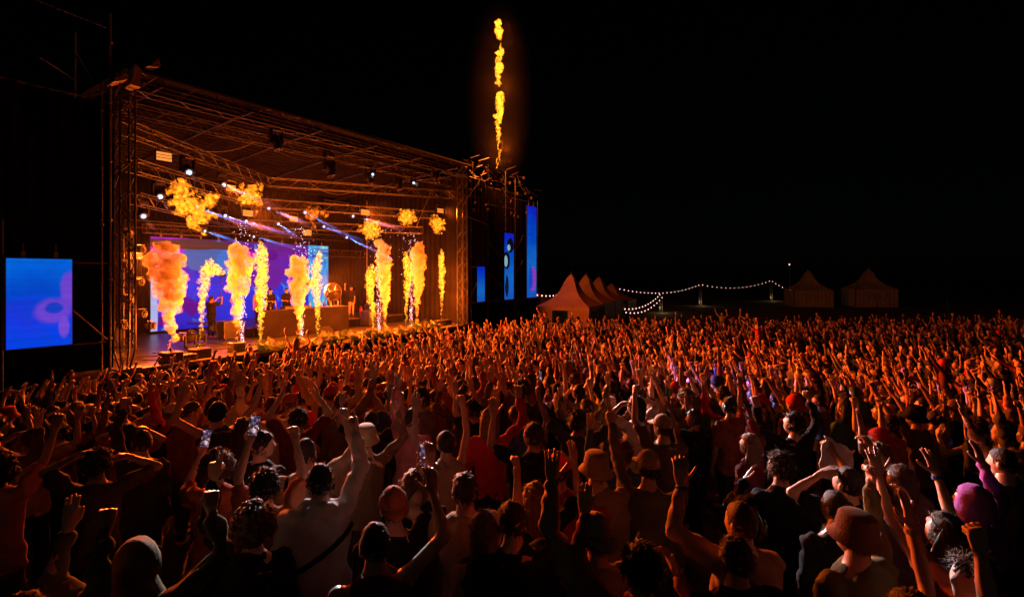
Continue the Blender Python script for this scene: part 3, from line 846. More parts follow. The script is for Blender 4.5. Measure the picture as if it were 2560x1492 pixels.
def round_fan(s, v):
    t = stage_thing('stage_fan', s, v, DECK, 'big round brass-coloured drum fan beside the man in white trousers', 'fan')
    t.location.z = RISER
    ax = Vector((-0.1, -1, 0.12)).normalized(); c = (0, 0, 1.45)
    MB().lathe([(0.5, -0.14), (0.53, -0.12), (0.53, 0.12), (0.5, 0.14), (0.49, 0.1), (0.49, -0.1)], c, 28, ax).build('drum', mat('brass_metal', (0.5, 0.38, 0.2), 0.35, 0.8), t, True)
    for k in range(4):
        q = ax.to_track_quat('Z', 'Y'); a = k * math.pi / 2
        b = MB(); e1 = q @ Vector((math.cos(a), math.sin(a), 0)); e2 = q @ Vector((-math.sin(a), math.cos(a), 0)); n_ = q @ Vector((0, 0, 1)); C_ = Vector(c)
        b.add([C_ + e1 * 0.07, C_ + e1 * 0.47 - e2 * 0.13 + n_ * 0.05, C_ + e1 * 0.47 + e2 * 0.13 - n_ * 0.05, C_ + e1 * 0.07 + n_ * 0.012, C_ + e1 * 0.47 - e2 * 0.13 + n_ * 0.062, C_ + e1 * 0.47 + e2 * 0.13 - n_ * 0.038], [(0, 1, 2), (3, 5, 4), (0, 3, 4, 1), (1, 4, 5, 2), (2, 5, 3, 0)])
        b.build('blade', M['alu'], t)
    MB().lathe([(0.01, 0.12), (0.09, 0.1), (0.1, -0.1), (0.01, -0.12)], c, 14, ax).build('hub', M['steel'], t, True)
    for sx in (-1, 1): MB().path([(sx * 0.55, 0, 1.45), (sx * 0.58, 0, 0.8), (sx * 0.4, 0, 0.05)], 0.025).build('leg', M['steel'], t)
    MB().box((0, 0, 0.03), (0.9, 0.5, 0.05)).build('base', M['black_metal'], t)
round_fan(13.75, 6.9)

def extinguisher(s, v):
    t = stage_thing('fire_extinguisher', s, v, DECK, 'red fire extinguisher standing right of the man in white trousers', 'extinguisher')
    t.location.z = RISER
    red = mat('red_enamel', (0.4, 0.015, 0.01), 0.3)
    MB().lathe([(0.08, 0), (0.085, 0.02), (0.085, 0.42), (0.05, 0.5), (0.025, 0.53)], n=14).build('cylinder', red, t, True)
    MB().box((0.03, 0, 0.57), (0.14, 0.03, 0.05)).build('valve', M['black_metal'], t)
    MB().path([(0.03, 0, 0.55), (0.13, 0, 0.5), (0.12, 0, 0.25), (0.1, 0, 0.1)], 0.012).build('hose', M['cable'], t)
extinguisher(14.75, 5.6)

def speaker_wedge(s, v, label, rot=0.0):
    t = stage_thing('monitor_wedge', s, v, DECK, label, 'speaker', 'stage monitor speakers', rot)
    m_ = MB(); pr = [(-0.25, 0), (0.25, 0), (0.25, 0.1), (-0.05, 0.4), (-0.25, 0.4)]
    vs = [(-0.35, y, z) for y, z in pr] + [(0.35, y, z) for y, z in pr]
    m_.add(vs, [tuple(range(5)), tuple(reversed(range(5, 10)))] + [(i, 5 + i, 5 + (i + 1) % 5, (i + 1) % 5) for i in range(5)])
    m_.build('cabinet', M['case'], t)
    MB().add([(-0.3, 0.235, 0.13), (0.3, 0.235, 0.13), (0.3, -0.025, 0.395), (-0.3, -0.025, 0.395)], [(0, 1, 2, 3)]).build('grille', M['black_metal'], t)
speaker_wedge(0.9, 3.2, 'black monitor speaker on the deck behind the left tower', R(200))
speaker_wedge(9.6, 2.4, 'black monitor speaker on the deck before the draped table', R(180))

# cables lying on the deck
rr = random.Random(3)
for i in range(9):
    s0, v0 = rr.uniform(0.2, 4.5), rr.uniform(0.6, 3.0)
    if i > 6: s0 = rr.uniform(14, 16)
    t = stage_thing('cable', s0, v0, DECK, ['looping black cable on the deck behind the left tower foot', 'cable running toward the first smoke box', 'cable snaking behind the second effect box', 'cable crossing the deck near the floor light', 'thin cable along the left deck edge', 'cable curling beside the red lamp', 'short cable before the flight case',
        'cable lying before the right drape', 'cable curling near the long right flame box'][i], 'cable', 'cables on the stage deck')
    pts = []; a = rr.uniform(-0.3, 0.3); p = Vector((0, 0, 0.014))
    for k in range(14):
        pts.append(p.copy()); a += rr.uniform(-0.5, 0.5); p = p + Vector((math.cos(a), math.sin(a), 0)) * 0.2
    MB().path(pts, 0.012, 5).build('cord', M['cable'], t, True)

# swags of cable under the roof
def swag(a, b, drop, label):
    A, B = S(*a), S(*b); t = empty('hanging_cable', A); tag(t, label, 'cable', 'cables hanging under the roof')
    pts = [(B - A) * (k / 14) - Vector((0, 0, drop * 4 * (k / 14) * (1 - k / 14))) for k in range(15)]
    MB().path(pts, 0.018, 5).build('cord', M['cable'] if drop < 0.3 else M['steel'], t, True)
swag((0.5, 0.5, 9.9), (5.2, 1.2, 10.15), 0.75, 'long sagging cable under the roof at the left')
swag((6.0, 1.2, 10.05), (8.5, 1.2, 10.05), 0.25, 'short sagging cable on the straight roof truss')
swag((9.0, 3.0, 9.3), (12.0, 3.0, 9.2), 0.4, 'sagging cable between the slanting trusses')

# ================================================================== leafy banner along the front
LEAFM = [mat('waxy_green_leaf', (0.07, 0.13, 0.03), 0.4, 0, 0.35, 5), mat('dark_green_leaf', (0.035, 0.08, 0.03), 0.4, 0, 0.35, 5), mat('yellowing_leaf', (0.22, 0.20, 0.04), 0.45, 0, 0.35, 5)]
for lm_ in LEAFM:           # leaf blades let light through
    N, L = lm_.node_tree.nodes, lm_.node_tree.links
    b = N["Principled BSDF"]; src = b.inputs["Base Color"].links[0].from_socket
    tl = N.new("ShaderNodeBsdfTranslucent"); g = N.new("ShaderNodeVectorMath"); g.operation = 'SCALE'; g.inputs["Scale"].default_value = 2.2
    L.new(src, g.inputs[0]); L.new(g.outputs[0], tl.inputs["Color"])
    mx = N.new("ShaderNodeMixShader"); mx.inputs[0].default_value = 0.45
    L.new(b.outputs[0], mx.inputs[1]); L.new(tl.outputs[0], mx.inputs[2]); L.new(mx.outputs[0], N["Material Output"].inputs["Surface"])
def monstera_mesh(seed):
    rr = random.Random(seed); n = 22; left = []; right = []
    for i in range(n + 1):
        t = i / n
        w = 0.34 * math.sin(math.pi * min(1, t * 0.95 + 0.05)) ** 0.8 * (1.15 - 0.5 * t)
        notch = 0.42 if (i % 4 == 2 and 3 < i < n - 1) else 1.0
        left.append((-w * notch, 0.03 * math.sin(t * 3) + 0.05 * (w / 0.34), t * 0.75)); right.append((w * notch, 0.03 * math.sin(t * 3) + 0.05 * (w / 0.34), t * 0.75))
    V = []; F = []
    for i in range(n + 1): V += [left[i], (0, 0.02 * math.sin(i / n * 3), i / n * 0.75), right[i]]
    for i in range(n):
        a = i * 3; F += [(a, a + 1, a + 4, a + 3), (a + 1, a + 2, a + 5, a + 4)]
    m = MB(); m.v = V; m.f = F; m.tube((0, 0.02, -0.25), (0, 0.02, 0.7), 0.008, 0.004, 5)
    return m.mesh('monstera_leaf', True)
def palm_mesh(seed):
    rr = random.Random(seed); m = MB()
    m.path([(0, 0, 0), (0, -0.03, 0.3), (0, -0.12, 0.62)], [0.009, 0.007, 0.003], 5)
    for k in range(13):
        t = 0.12 + 0.86 * k / 12; y = -0.12 * t * t; z = 0.62 * t; Ln = 0.34 * math.sin(math.pi * (0.18 + 0.75 * t))
        for sx in (-1, 1):
            tip = (sx * Ln, y - 0.05, z + Ln * 0.55); b0 = (0, y, z - 0.015); b1 = (0, y, z + 0.02); mid = (sx * Ln * 0.5, y + 0.015, z + Ln * 0.3)
            m.add([b0, mid, tip, (sx * Ln * 0.5, y + 0.01, z + Ln * 0.3 + 0.03), b1], [(0, 1, 2, 3, 4)])
    return m.mesh('palm_frond', True)
def leafy_banner():
    t = stage_thing('leaf_banner', 4.15, -0.30, DECK - 0.16, 'long low banner thick with tropical leaves along the stage front', 'banner')
    Wd, H = 11.0, 0.62
    c = drape_mesh(Wd, 0.24, 12, 0.015, 31, 3)
    c.build('backing_cloth', mat('dark_leaf_print_cloth', (0.03, 0.05, 0.02), 0.8, 0, 0.6, 6), t, True)
    MB().box((Wd / 2, 0.04, 0.26), (Wd, 0.04, 0.04)).build('rail', M['steel'], t)
    mon = [monstera_mesh(k) for k in range(3)]; pal = [palm_mesh(k) for k in range(3)]
    for me, mm in zip(mon, (LEAFM[0], LEAFM[1], LEAFM[2])): me.materials.append(mm)
    for me, mm in zip(pal, (LEAFM[1], LEAFM[0], LEAFM[2])): me.materials.append(mm)
    rr = random.Random(12); n = 0
    x = 0.15
    while x < Wd - 0.1:
        for row in range(2):
            me = rr.choice(mon + pal + [mon[0]])
            o = link('palm_frond' if me in pal else 'monstera_leaf', me, None, t)
            sc = rr.uniform(0.55, 0.9)
            o.location = (x + rr.uniform(-0.15, 0.15), -0.10 - 0.06 * row - rr.uniform(0, 0.06), rr.uniform(0.12, 0.36) if row else rr.uniform(0.3, 0.5))
            o.rotation_mode = 'YXZ'
            o.rotation_euler = (rr.uniform(-1.2, -0.55), rr.uniform(-2.4, 2.4), rr.uniform(-0.5, 0.5))
            o.scale = (sc * 0.75, sc, sc * 0.75); n += 1
        x += 0.2
leafy_banner()
# ================================================================== fire, smoke and sparks
WORKSHOP = bpy.data.scenes.new('workshop')      # bench on which single shapes are worked; removed at the end

def solidify_union(mb, voxel, smooth=2, ratio=1.0, name='skin'):
    """one closed skin round all the shapes collected in mb"""
    tmp = bpy.data.objects.new('working_shape', mb.mesh('working_shape'))
    WORKSHOP.collection.objects.link(tmp)
    rm = tmp.modifiers.new('r', 'REMESH'); rm.mode = 'VOXEL'; rm.voxel_size = voxel; rm.use_smooth_shade = True
    if smooth:
        sm = tmp.modifiers.new('s', 'SMOOTH'); sm.factor = 0.5; sm.iterations = smooth
    if ratio < 1.0:
        dc = tmp.modifiers.new('d', 'DECIMATE'); dc.ratio = ratio
    vl = WORKSHOP.view_layers[0]; vl.update(); dg = vl.depsgraph
    me = bpy.data.meshes.new_from_object(tmp.evaluated_get(dg))
    me.name = name
    old = tmp.data
    bpy.data.objects.remove(tmp); bpy.data.meshes.remove(old)
    return me

def roughen(me, amp, freq, seed, octaves=3):
    n = len(me.vertices)
    co = np.empty(n * 3, np.float32); me.vertices.foreach_get('co', co); co = co.reshape(-1, 3)
    out = co.copy()
    for i in range(n):
        p = Vector(co[i] * freq) + Vector((seed * 3.1, seed * 1.7, seed * 2.3))
        d = mnoise.turbulence_vector(p, octaves, False)
        out[i] += np.array(d) * amp
    me.vertices.foreach_set('co', out.ravel()); me.update()
    return me

def volume_emit(name, color, strength, scale, lo, hi, floor=0.0, step=0.35, soot=4.0):
    m, N, L = new_mat(name)
    N.remove(N["Principled BSDF"])
    out = N["Material Output"]
    tc = N.new("ShaderNodeTexCoord")
    nz = N.new("ShaderNodeTexNoise"); nz.inputs["Scale"].default_value = scale; nz.inputs["Detail"].default_value = 3.0; nz.inputs["Distortion"].default_value = 0.6
    L.new(tc.outputs["Object"], nz.inputs["Vector"])
    mp = N.new("ShaderNodeMapRange"); mp.inputs["From Min"].default_value = lo; mp.inputs["From Max"].default_value = hi
    mp.inputs["To Min"].default_value = floor * strength; mp.inputs["To Max"].default_value = strength
    L.new(nz.outputs["Fac"], mp.inputs["Value"])
    em = N.new("ShaderNodeEmission"); em.inputs["Color"].default_value = (*color, 1)
    L.new(mp.outputs[0], em.inputs["Strength"])
    ab = N.new("ShaderNodeVolumeAbsorption"); ab.inputs["Color"].default_value = (0.02, 0.01, 0.0, 1); ab.inputs["Density"].default_value = soot
    ad = N.new("ShaderNodeAddShader"); L.new(em.outputs[0], ad.inputs[0]); L.new(ab.outputs[0], ad.inputs[1])
    L.new(ad.outputs[0], out.inputs["Volume"])
    try: m.cycles.volume_step_rate = step
    except Exception: pass
    return m

M['flame'] = volume_emit('burning_gas', (1.0, 0.34, 0.016), 44.0, 12.0, 0.45, 0.66, 0.05, 0.15)
M['fireball'] = volume_emit('rolling_fire', (1.0, 0.23, 0.009), 24.0, 7.0, 0.44, 0.66, 0.06, 0.15, 3.0)
M['ember'] = volume_emit('dying_fire', (1.0, 0.16, 0.006), 16.0, 7.0, 0.46, 0.68, 0.02, 0.15, 2.0)

FIRE = (1.0, 0.135, 0.007)
def flame_jet(s, v, z, height, width, label, seed, lean=0.15, power=900.0, head=0.0, tall=False):
    rr = random.Random(seed); mb = MB()
    n = int(height / 0.045) if not tall else int(height / 0.07)
    curl = rr.uniform(0, 6)
    for k in range(n):
        t = k / (n - 1)
        prof = (0.10 + 0.90 * min(1, t / 0.62) ** 0.9) * (1.0 if t < 0.86 else max(0.35, 1 - ((t - 0.86) / 0.14) ** 2 * 0.75))
        r = width * prof
        cx = lean * t * t * height * 0.35 + 0.10 * width / 0.2 * math.sin(t * 5.5 + curl) * t
        cy = 0.08 * math.sin(t * 7 + curl * 2) * t
        for q in range(3):
            a = rr.uniform(0, 2 * math.pi); off = r * rr.uniform(0.0, 0.85)
            rad = max(0.014, r * rr.uniform(0.25, 0.55))
            mb.sphere((cx + off * math.cos(a), cy + off * math.sin(a), t * height + rr.uniform(-0.03, 0.03)), (rad, rad, rad * rr.uniform(0.9, 1.6)), 6, 5)
    if head:
        for q in range(40):
            a = rr.uniform(0, 6.28); off = head * rr.uniform(0, 1)
            mb.sphere((lean * height * 0.35 + 0.25 * head + off * math.cos(a) * 1.1, off * math.sin(a), height * 0.86 + rr.uniform(-0.5, 0.35) * head), rr.uniform(0.05, 0.13), 6, 5)
    me = solidify_union(mb, 0.022 if not tall else 0.04, 1, 0.8, 'flame_jet')
    roughen(me, 0.075, 7.0, seed, 4)
    o = link('flame_jet', me, M['flame'])
    o.location = S(s, v, z); o.rotation_euler = (0, 0, STAGE_A)
    tag(o, label, 'flame', 'flame jets of the stage')
    for f, sh_ in ((0.3, 0.62), (0.68, 0.38)):
        add_lamp('flame_glow', 'POINT', o, (lean * f * f * height * 0.35, 0, height * f), power * sh_, FIRE, shadow_soft_size=width * 1.2)
    return o

FP = 2250.0
flame_jet(2.5, 0.25, DECK + 0.45, 3.15, 0.18, 'curling flame jet from the front left box, bent top', 1, 0.42, FP, 0.34)
flame_jet(4.85, 0.3, DECK + 0.12, 4.1, 0.26, 'broad pointed flame jet at the left part of the leafy banner', 2, 0.1, FP * 1.1)
flame_jet(7.53, 0.3, DECK + 0.12, 3.9, 0.22, 'flame jet before the right part of the draped table', 3, 0.02, FP * 1.1)
flame_jet(10.75, 0.3, DECK + 0.12, 3.35, 0.22, 'lowest flame jet, first of the three on the right', 4, -0.12, FP)
flame_jet(13.1, 0.3, DECK + 0.12, 4.05, 0.2, 'middle flame jet of the three on the right', 5, 0.0, FP)
flame_jet(16.35, 0.6, DECK + 0.42, 4.0, 0.2, 'rightmost deck flame jet beside the right tower', 6, 0.03, FP)

def sky_flame():
    rr = random.Random(44); mb = MB(); H = 10.4
    segs = [(0.0, 0.52, 0.26), (0.56, 0.85, 0.36), (0.885, 1.0, 0.34)]
    for (a, b, w) in segs:
        n = int((b - a) * H / 0.06)
        for k in range(n):
            u_ = k / (n - 1); t = a + (b - a) * u_
            prof = (0.12 + 0.88 * min(1, u_ * 1.3)) if a == 0.0 else math.sin(math.pi * (0.12 + 0.8 * u_)) ** 0.7
            if a > 0.8: prof = math.sin(math.pi * (0.2 + 0.8 * u_)) ** 0.8
            if 0.5 < a < 0.8: prof *= 0.55 + 0.45 * math.sin(u_ * 9 + 1) ** 2
            r = w * prof
            cx = 0.16 * math.sin(t * 17) * min(1, t * 2)
            for q in range(2):
                an = rr.uniform(0, 6.28); off = r * rr.uniform(0, 0.8); rad = max(0.03, r * rr.uniform(0.3, 0.6))
                mb.sphere((cx + off * math.cos(an), off * math.sin(an), t * H + rr.uniform(-0.04, 0.04)), (rad, rad, rad * 1.4), 6, 5)
    me = solidify_union(mb, 0.04, 1, 0.8, 'flame_jet')
    roughen(me, 0.17, 3.2, 9, 4)
    o = link('flame_jet', me, M['flame'])
    o.location = S(23.0, 1.0, 11.95); o.rotation_euler = (0, 0, STAGE_A)
    tag(o, 'very tall thin flame shooting into the night sky above the right scaffold', 'flame', 'flame jets of the stage')
    for f in (0.12, 0.55, 0.9):
        add_lamp('flame_glow', 'POINT', o, (0, -0.4, H * f), 2000 if f < 0.3 else 700, FIRE, shadow_soft_size=0.4)
sky_flame()

def fireball(s, v, z, r, label, seed, tail=0.0, m='fireball', sx=1.0, loose=0.2):
    rr = random.Random(seed); mb = MB()
    lobes = [Vector((rr.gauss(0, loose) * sx, rr.gauss(0, loose * 0.8), rr.gauss(0, loose))) * r for q in range(9)]
    for q in range(190):
        d = Vector((rr.gauss(0, 1), rr.gauss(0, 1), rr.gauss(0, 1))).normalized() * r * (0.5 if loose > 0.3 else 0.72) * rr.uniform(0.05, 1.0)
        d.x *= sx
        mb.sphere(rr.choice(lobes) + d, r * rr.uniform(0.06, 0.20), 6, 5)
    if tail:
        for q in range(30):
            t = q / 29
            mb.sphere((-0.1 * r + 0.9 * r * t * t + rr.gauss(0, 0.03), rr.gauss(0, 0.03), -r * 0.6 - tail * t), r * (0.16 * (1 - t) + 0.03), 6, 5)
    me = solidify_union(mb, 0.03, 1, 0.7, 'fireball')
    roughen(me, 0.07 + 0.05 * r, 6.0, seed, 4)
    o = link('fireball', me, M[m]); o.location = S(s, v, z); o.rotation_euler = (0, 0, STAGE_A)
    tag(o, label, 'fireball', 'fireballs under the stage roof')
    add_lamp('fireball_glow', 'POINT', o, (0, 0, 0), 110, (1.0, 0.13, 0.007), shadow_soft_size=r * 0.8)
fireball(2.72, 1.2, 7.2, 0.80, 'largest ragged fireball with a hanging tail, at the left', 21, 0.55, 'fireball', 1.15, 0.42)
fireball(5.01, 1.2, 7.84, 0.54, 'second fireball from the left, compact and bright', 22)
fireball(8.15, 1.4, 7.5, 0.42, 'thin dying fireball, third from the left', 23, 0.7, 'ember', 1.3, 0.4)
fireball(11.41, 1.2, 6.95, 0.58, 'fourth fireball from the left, lowest of them', 24)
fireball(14.09, 1.2, 7.9, 0.58, 'fifth fireball from the left, above the right smoke', 25)
fireball(16.74, 1.2, 7.66, 0.56, 'rightmost fireball beside the right tower', 26)

def smoke_mat(name, dens, scale=3.2):
    m, N, L = new_mat(name)
    N.remove(N["Principled BSDF"])
    out = N["Material Output"]; tc = N.new("ShaderNodeTexCoord")
    nz = N.new("ShaderNodeTexNoise"); nz.inputs["Scale"].default_value = scale; nz.inputs["Detail"].default_value = 4.0; nz.inputs["Roughness"].default_value = 0.6
    L.new(tc.outputs["Object"], nz.inputs["Vector"])
    mp = N.new("ShaderNodeMapRange"); mp.inputs["From Min"].default_value = 0.40; mp.inputs["From Max"].default_value = 0.62
    mp.inputs["To Min"].default_value = 0.02 * dens; mp.inputs["To Max"].default_value = dens
    L.new(nz.outputs["Fac"], mp.inputs["Value"])
    pv = N.new("ShaderNodeVolumePrincipled"); pv.inputs["Color"].default_value = (0.92, 0.88, 0.66, 1); pv.inputs["Anisotropy"].default_value = 0.1
    L.new(mp.outputs[0], pv.inputs["Density"]); L.new(pv.outputs[0], out.inputs["Volume"])
    try: m.cycles.volume_step_rate = 0.35
    except Exception: pass
    return m
M['smoke'] = smoke_mat('thick_white_smoke', 13.0)

def flame_halo():
    m, N, L = new_mat('thin_drifting_smoke'); N.remove(N["Principled BSDF"])
    tc = N.new("ShaderNodeTexCoord"); ln = N.new("ShaderNodeVectorMath"); ln.operation = 'LENGTH'
    sc = N.new("ShaderNodeVectorMath"); sc.operation = 'MULTIPLY'; sc.inputs[1].default_value = (1 / 2.6, 1 / 2.6, 1 / 7.6)
    L.new(tc.outputs["Object"], sc.inputs[0]); L.new(sc.outputs[0], ln.inputs[0])
    mr = N.new("ShaderNodeMapRange"); mr.interpolation_type = 'SMOOTHSTEP'; mr.inputs["From Min"].default_value = 0.1; mr.inputs["From Max"].default_value = 1.0
    mr.inputs["To Min"].default_value = 0.007; mr.inputs["To Max"].default_value = 0.0
    L.new(ln.outputs["Value"], mr.inputs["Value"])
    pv = N.new("ShaderNodeVolumePrincipled"); pv.inputs["Color"].default_value = (0.9, 0.9, 0.9, 1); L.new(mr.outputs[0], pv.inputs["Density"])
    L.new(pv.outputs[0], N["Material Output"].inputs["Volume"])
    o = MB().sphere((0, 0, 0), (2.6, 2.6, 7.6), 20, 14).build('drifting_smoke', m, None, True)
    o.location = S(23.0, 1.0, 17.0)
    tag(o, 'thin smoke glowing round the tall flame in the sky', 'smoke', kind='stuff')
flame_halo()

def smoke_plume(s, v, z, height, wmax, label, seed, lean=0.0, start=0.1):
    rr = random.Random(seed); mb = MB(); n = int(height / 0.07)
    for k in range(n):
        t = k / (n - 1)
        r = 0.06 + (wmax - 0.06) * min(1, (t / 0.7)) ** 1.25
        if t > 0.9: r *= 0.8
        cx = lean * t * t * height
        for q in range(4):
            a = rr.uniform(0, 6.28); off = r * rr.uniform(0, 0.75); rad = max(0.05, r * rr.uniform(0.28, 0.5))
            mb.sphere((cx + off * math.cos(a), off * math.sin(a) * 0.8, t * height), rad, 7, 5)
    me = solidify_union(mb, 0.045, 1, 0.7, 'smoke_plume'); roughen(me, 0.16, 3.0, seed, 4)
    o = link('smoke_plume', me, M['smoke']); o.location = S(s, v, z); o.rotation_euler = (0, 0, STAGE_A)
    tag(o, label, 'smoke', 'smoke jets along the stage front', kind='stuff')
smoke_plume(1.45, 0.05, DECK + 0.46, 3.4, 0.62, 'broad orange-lit smoke column by the left tower', 31, -0.05)
smoke_plume(4.0, 0.5, DECK + 0.48, 3.55, 0.52, 'orange-lit smoke column left of the broad flame', 32, 0.04)
smoke_plume(6.75, 0.5, DECK + 0.12, 3.5, 0.5, 'orange-lit smoke column before the draped table', 33, -0.02)
smoke_plume(12.15, 0.9, DECK + 0.12, 4.4, 0.5, 'tall orange smoke column right of the lowest flame', 34, -0.03)
smoke_plume(14.6, 0.9, DECK + 0.12, 4.5, 0.55, 'tall orange smoke column between the two right flames', 35, 0.02)

# ---- cold spark fountains: countless glowing specks
M['spark'] = emit_mat('white_hot_spark', (1.0, 0.75, 0.95), 4.5)
def sparks(s, v, z, height, label, seed, n=300):
    rr = random.Random(seed); mb = MB()
    for k in range(n):
        t = rr.random() ** 1.35
        h = t * height
        w = 0.06 + 0.20 * t + (0.35 if t > 0.55 else 0) * rr.random()
        p = Vector((rr.gauss(0, 1) * w * 0.6, rr.gauss(0, 1) * w * 0.6, h)); r = rr.uniform(0.005, 0.013)
        vs = [p + Vector((r, 0, 0)), p + Vector((-r, 0, 0)), p + Vector((0, r, 0)), p + Vector((0, -r, 0)), p + Vector((0, 0, r * 1.5)), p + Vector((0, 0, -r * 1.5))]
        mb.add(vs, [(0, 2, 4), (2, 1, 4), (1, 3, 4), (3, 0, 4), (2, 0, 5), (1, 2, 5), (3, 1, 5), (0, 3, 5)])
    o = mb.build('spark_fountain', M['spark']); o.location = S(s, v, z); o.rotation_euler = (0, 0, STAGE_A)
    tag(o, label, 'sparks', 'spark fountains along the stage front', kind='stuff')
sparks(4.5, 0.95, DECK + 0.1, 4.9, 'white spark fountain left of the broad flame', 41)
sparks(7.2, 0.95, DECK + 0.1, 4.9, 'white spark fountain before the draped table', 42)
sparks(11.45, 0.6, DECK + 0.1, 5.2, 'white spark fountain right of the lowest flame', 43)
sparks(13.8, 0.6, DECK + 0.1, 5.2, 'white spark fountain right of the middle right flame', 44)
# ================================================================== tents, lights and posts beyond the crowd
M['tent_warm'] = mat('canvas_tent_skin', (0.27, 0.15, 0.075), 0.55, 0, 0.12, 1.0, 0.1, 3)
M['tent_grey'] = mat('weathered_grey_canvas', (0.24, 0.24, 0.19), 0.6, 0, 0.2, 1.0, 0.1, 3)
M['bulb'] = emit_mat('warm_festoon_bulb', (1.0, 0.5, 0.42), 2.6)
M['dim_inside'] = emit_mat('lit_stall_interior', (0.5, 0.65, 0.75), 0.35)

def pagoda_tent(x, y, z, w, eave, peak, rz, label, open_front=True, lit=True, skin='tent_warm'):
    t = tag(empty('pagoda_tent', (x, y, z), rz), label, 'tent', 'pointed marquee tents behind the crowd')
    n = 14; rings = []
    for k in range(n + 1):
        u_ = k / n
        half = w / 2 * (1 - u_) ** 1.0 * (1 - 0.42 * math.sin(math.pi * u_) * (1 - 0.15 * u_)) + 0.035
        zz = eave + (peak - eave) * u_
        ring = []
        m_ = 6
        for side in range(4):
            for j in range(m_):
                f = -1 + 2 * j / m_
                e = 1 - 0.06 * (1 - f * f) * (1 - u_)
                a = side * math.pi / 2
                px, py = half * f, -half * e
                ring.append((px * math.cos(a) - py * math.sin(a), px * math.sin(a) + py * math.cos(a), zz - 0.10 * (1 - f * f) * (1 - u_) ** 3))
        rings.append(ring)
    MB().loft(rings, False).build('roof', M[skin], t, False)
    for sx in (-1, 1):
        for sy in (-1, 1): MB().tube((sx * w / 2, sy * w / 2, 0), (sx * w / 2, sy * w / 2, eave), 0.045).build('leg', M['alu'], t)
    for side in range(4):
        a = side * math.pi / 2
        val = drape_mesh(w, 0.28, 10, 0.012, side + 3, 2)
        o = val.build('valance', M[skin], t, True)
        o.location = (math.cos(a) * (-w / 2) + math.sin(a) * w / 2, math.sin(a) * (-w / 2) - math.cos(a) * w / 2, eave - 0.27); o.rotation_euler = (0, 0, a)
        if side == 0 and open_front:
            for (x0, ww) in ((-w / 2, w * 0.30), (w * 0.10, w * 0.40)):
                o = drape_mesh(ww, eave - 0.25, 7, 0.03, side + 11, 3).build('side_curtain', M[skin], t, True); o.location = (x0, -w / 2 + 0.02, 0.0)
            continue
        o = drape_mesh(w, eave - 0.2, 10, 0.03, side + 7, 3).build('side_wall', M[skin], t, True)
        o.location = (math.cos(a) * (-w / 2) + math.sin(a) * (w / 2 - 0.03), math.sin(a) * (-w / 2) - math.cos(a) * (w / 2 - 0.03), 0.0); o.rotation_euler = (0, 0, a)
    MB().lathe([(0.05, 0), (0.04, 0.12), (0.01, 0.25)], (0, 0, peak - 0.03), 8).build('finial', M['alu'], t)
    if lit:
        add_lamp('tent_lamp', 'POINT', t, (0.3, 0.4, eave - 0.1), 5, (0.75, 0.9, 1.0), shadow_soft_size=0.1)
    return t
# x, y, base z, width, eave, peak
pagoda_tent(4.5, 40.2, 0.0, 4.0, 2.35, 4.72, R(-25), 'nearest and largest orange-lit pointed tent right of the stage')
pagoda_tent(6.15, 43.9, 0.02, 4.0, 2.4, 4.67, R(-25), 'second orange-lit pointed tent, behind the nearest one')
pagoda_tent(7.8, 47.5, 0.05, 4.0, 2.4, 4.42, R(-25), 'third pointed tent in the row, paler top', False)
pagoda_tent(9.65, 51.2, 0.15, 4.0, 2.1, 3.65, R(-25), 'fourth and smallest pointed tent at the far end of the row', False)
pagoda_tent(39.2, 70.0, 0.5, 4.6, 2.15, 4.75, R(-12), 'dim pointed tent on the far bank beside the farthest festoon post', False, True, 'tent_grey')
pagoda_tent(47.2, 70.0, 0.5, 4.9, 2.3, 4.95, R(-12), 'dimmest pointed tent, farthest to the right on the bank', False, False, 'tent_grey')
pagoda_tent(3.3, 66.0, 0.5, 3.0, 1.2, 2.0, R(10), 'tiny pale tent top far behind, left of the nearest tent', False, False)

def wrapped_post(x, y, z, h, label):
    t = tag(empty('festoon_post', (x, y, z)), label, 'post', 'truss posts carrying the festoon lights')
    for sx in (-1, 1):
        for sy in (-1, 1): MB().tube((sx * 0.15, sy * 0.15, 0), (sx * 0.15, sy * 0.15, h), 0.03).build('chord', M['alu'], t)
    lm = MB(); nb = int(h / 0.35)
    for k in range(nb):
        a, b = h * k / nb, h * (k + 1) / nb; e = 1 if k % 2 else -1
        for q in (-1, 1):
            lm.tube((-0.15 * e, q * 0.15, a), (0.15 * e, q * 0.15, b), 0.02, n=4).tube((q * 0.15, -0.15 * e, a), (q * 0.15, 0.15 * e, b), 0.02, n=4)
    tag(lm.build('lacing', M['alu'], t), kind='stuff')
    MB().box((0, 0, 0.03), (0.8, 0.8, 0.06)).build('base_plate', M['black_metal'], t)
    add_lamp('post_lamp', 'POINT', t, (0, -0.6, 0.5), 30, (1.0, 0.6, 0.25), shadow_soft_size=0.1)
bulb_me = MB().sphere((0, 0, -0.07), (0.045, 0.045, 0.06), 6, 5).mesh('bulb', True); bulb_me.materials.append(M['bulb'])
socket_me = MB().tube((0, 0, 0), (0, 0, -0.05), 0.02, n=5).mesh('socket'); socket_me.materials.append(M['cable'])
def festoon(a, b, drop, n, label):
    A, B = Vector(a), Vector(b)
    t = tag(empty('festoon_string', A), label, 'light string', 'festoon light strings behind the crowd')
    f = lambda k: (B - A) * k - Vector((0, 0, drop * 4 * k * (1 - k)))
    MB().path([f(k / 16) for k in range(17)], 0.012, 4).build('wire', M['cable'], t)
    for k in range(n):
        o = link('bulb', bulb_me, None, t); o.location = f((k + 0.5) / n)
wrapped_post(16.9, 60.0, 0.45, 2.2, 'shortest festoon post, nearest the row of tents')
wrapped_post(25.3, 71.0, 0.5, 2.95, 'middle festoon post with bright lacing')
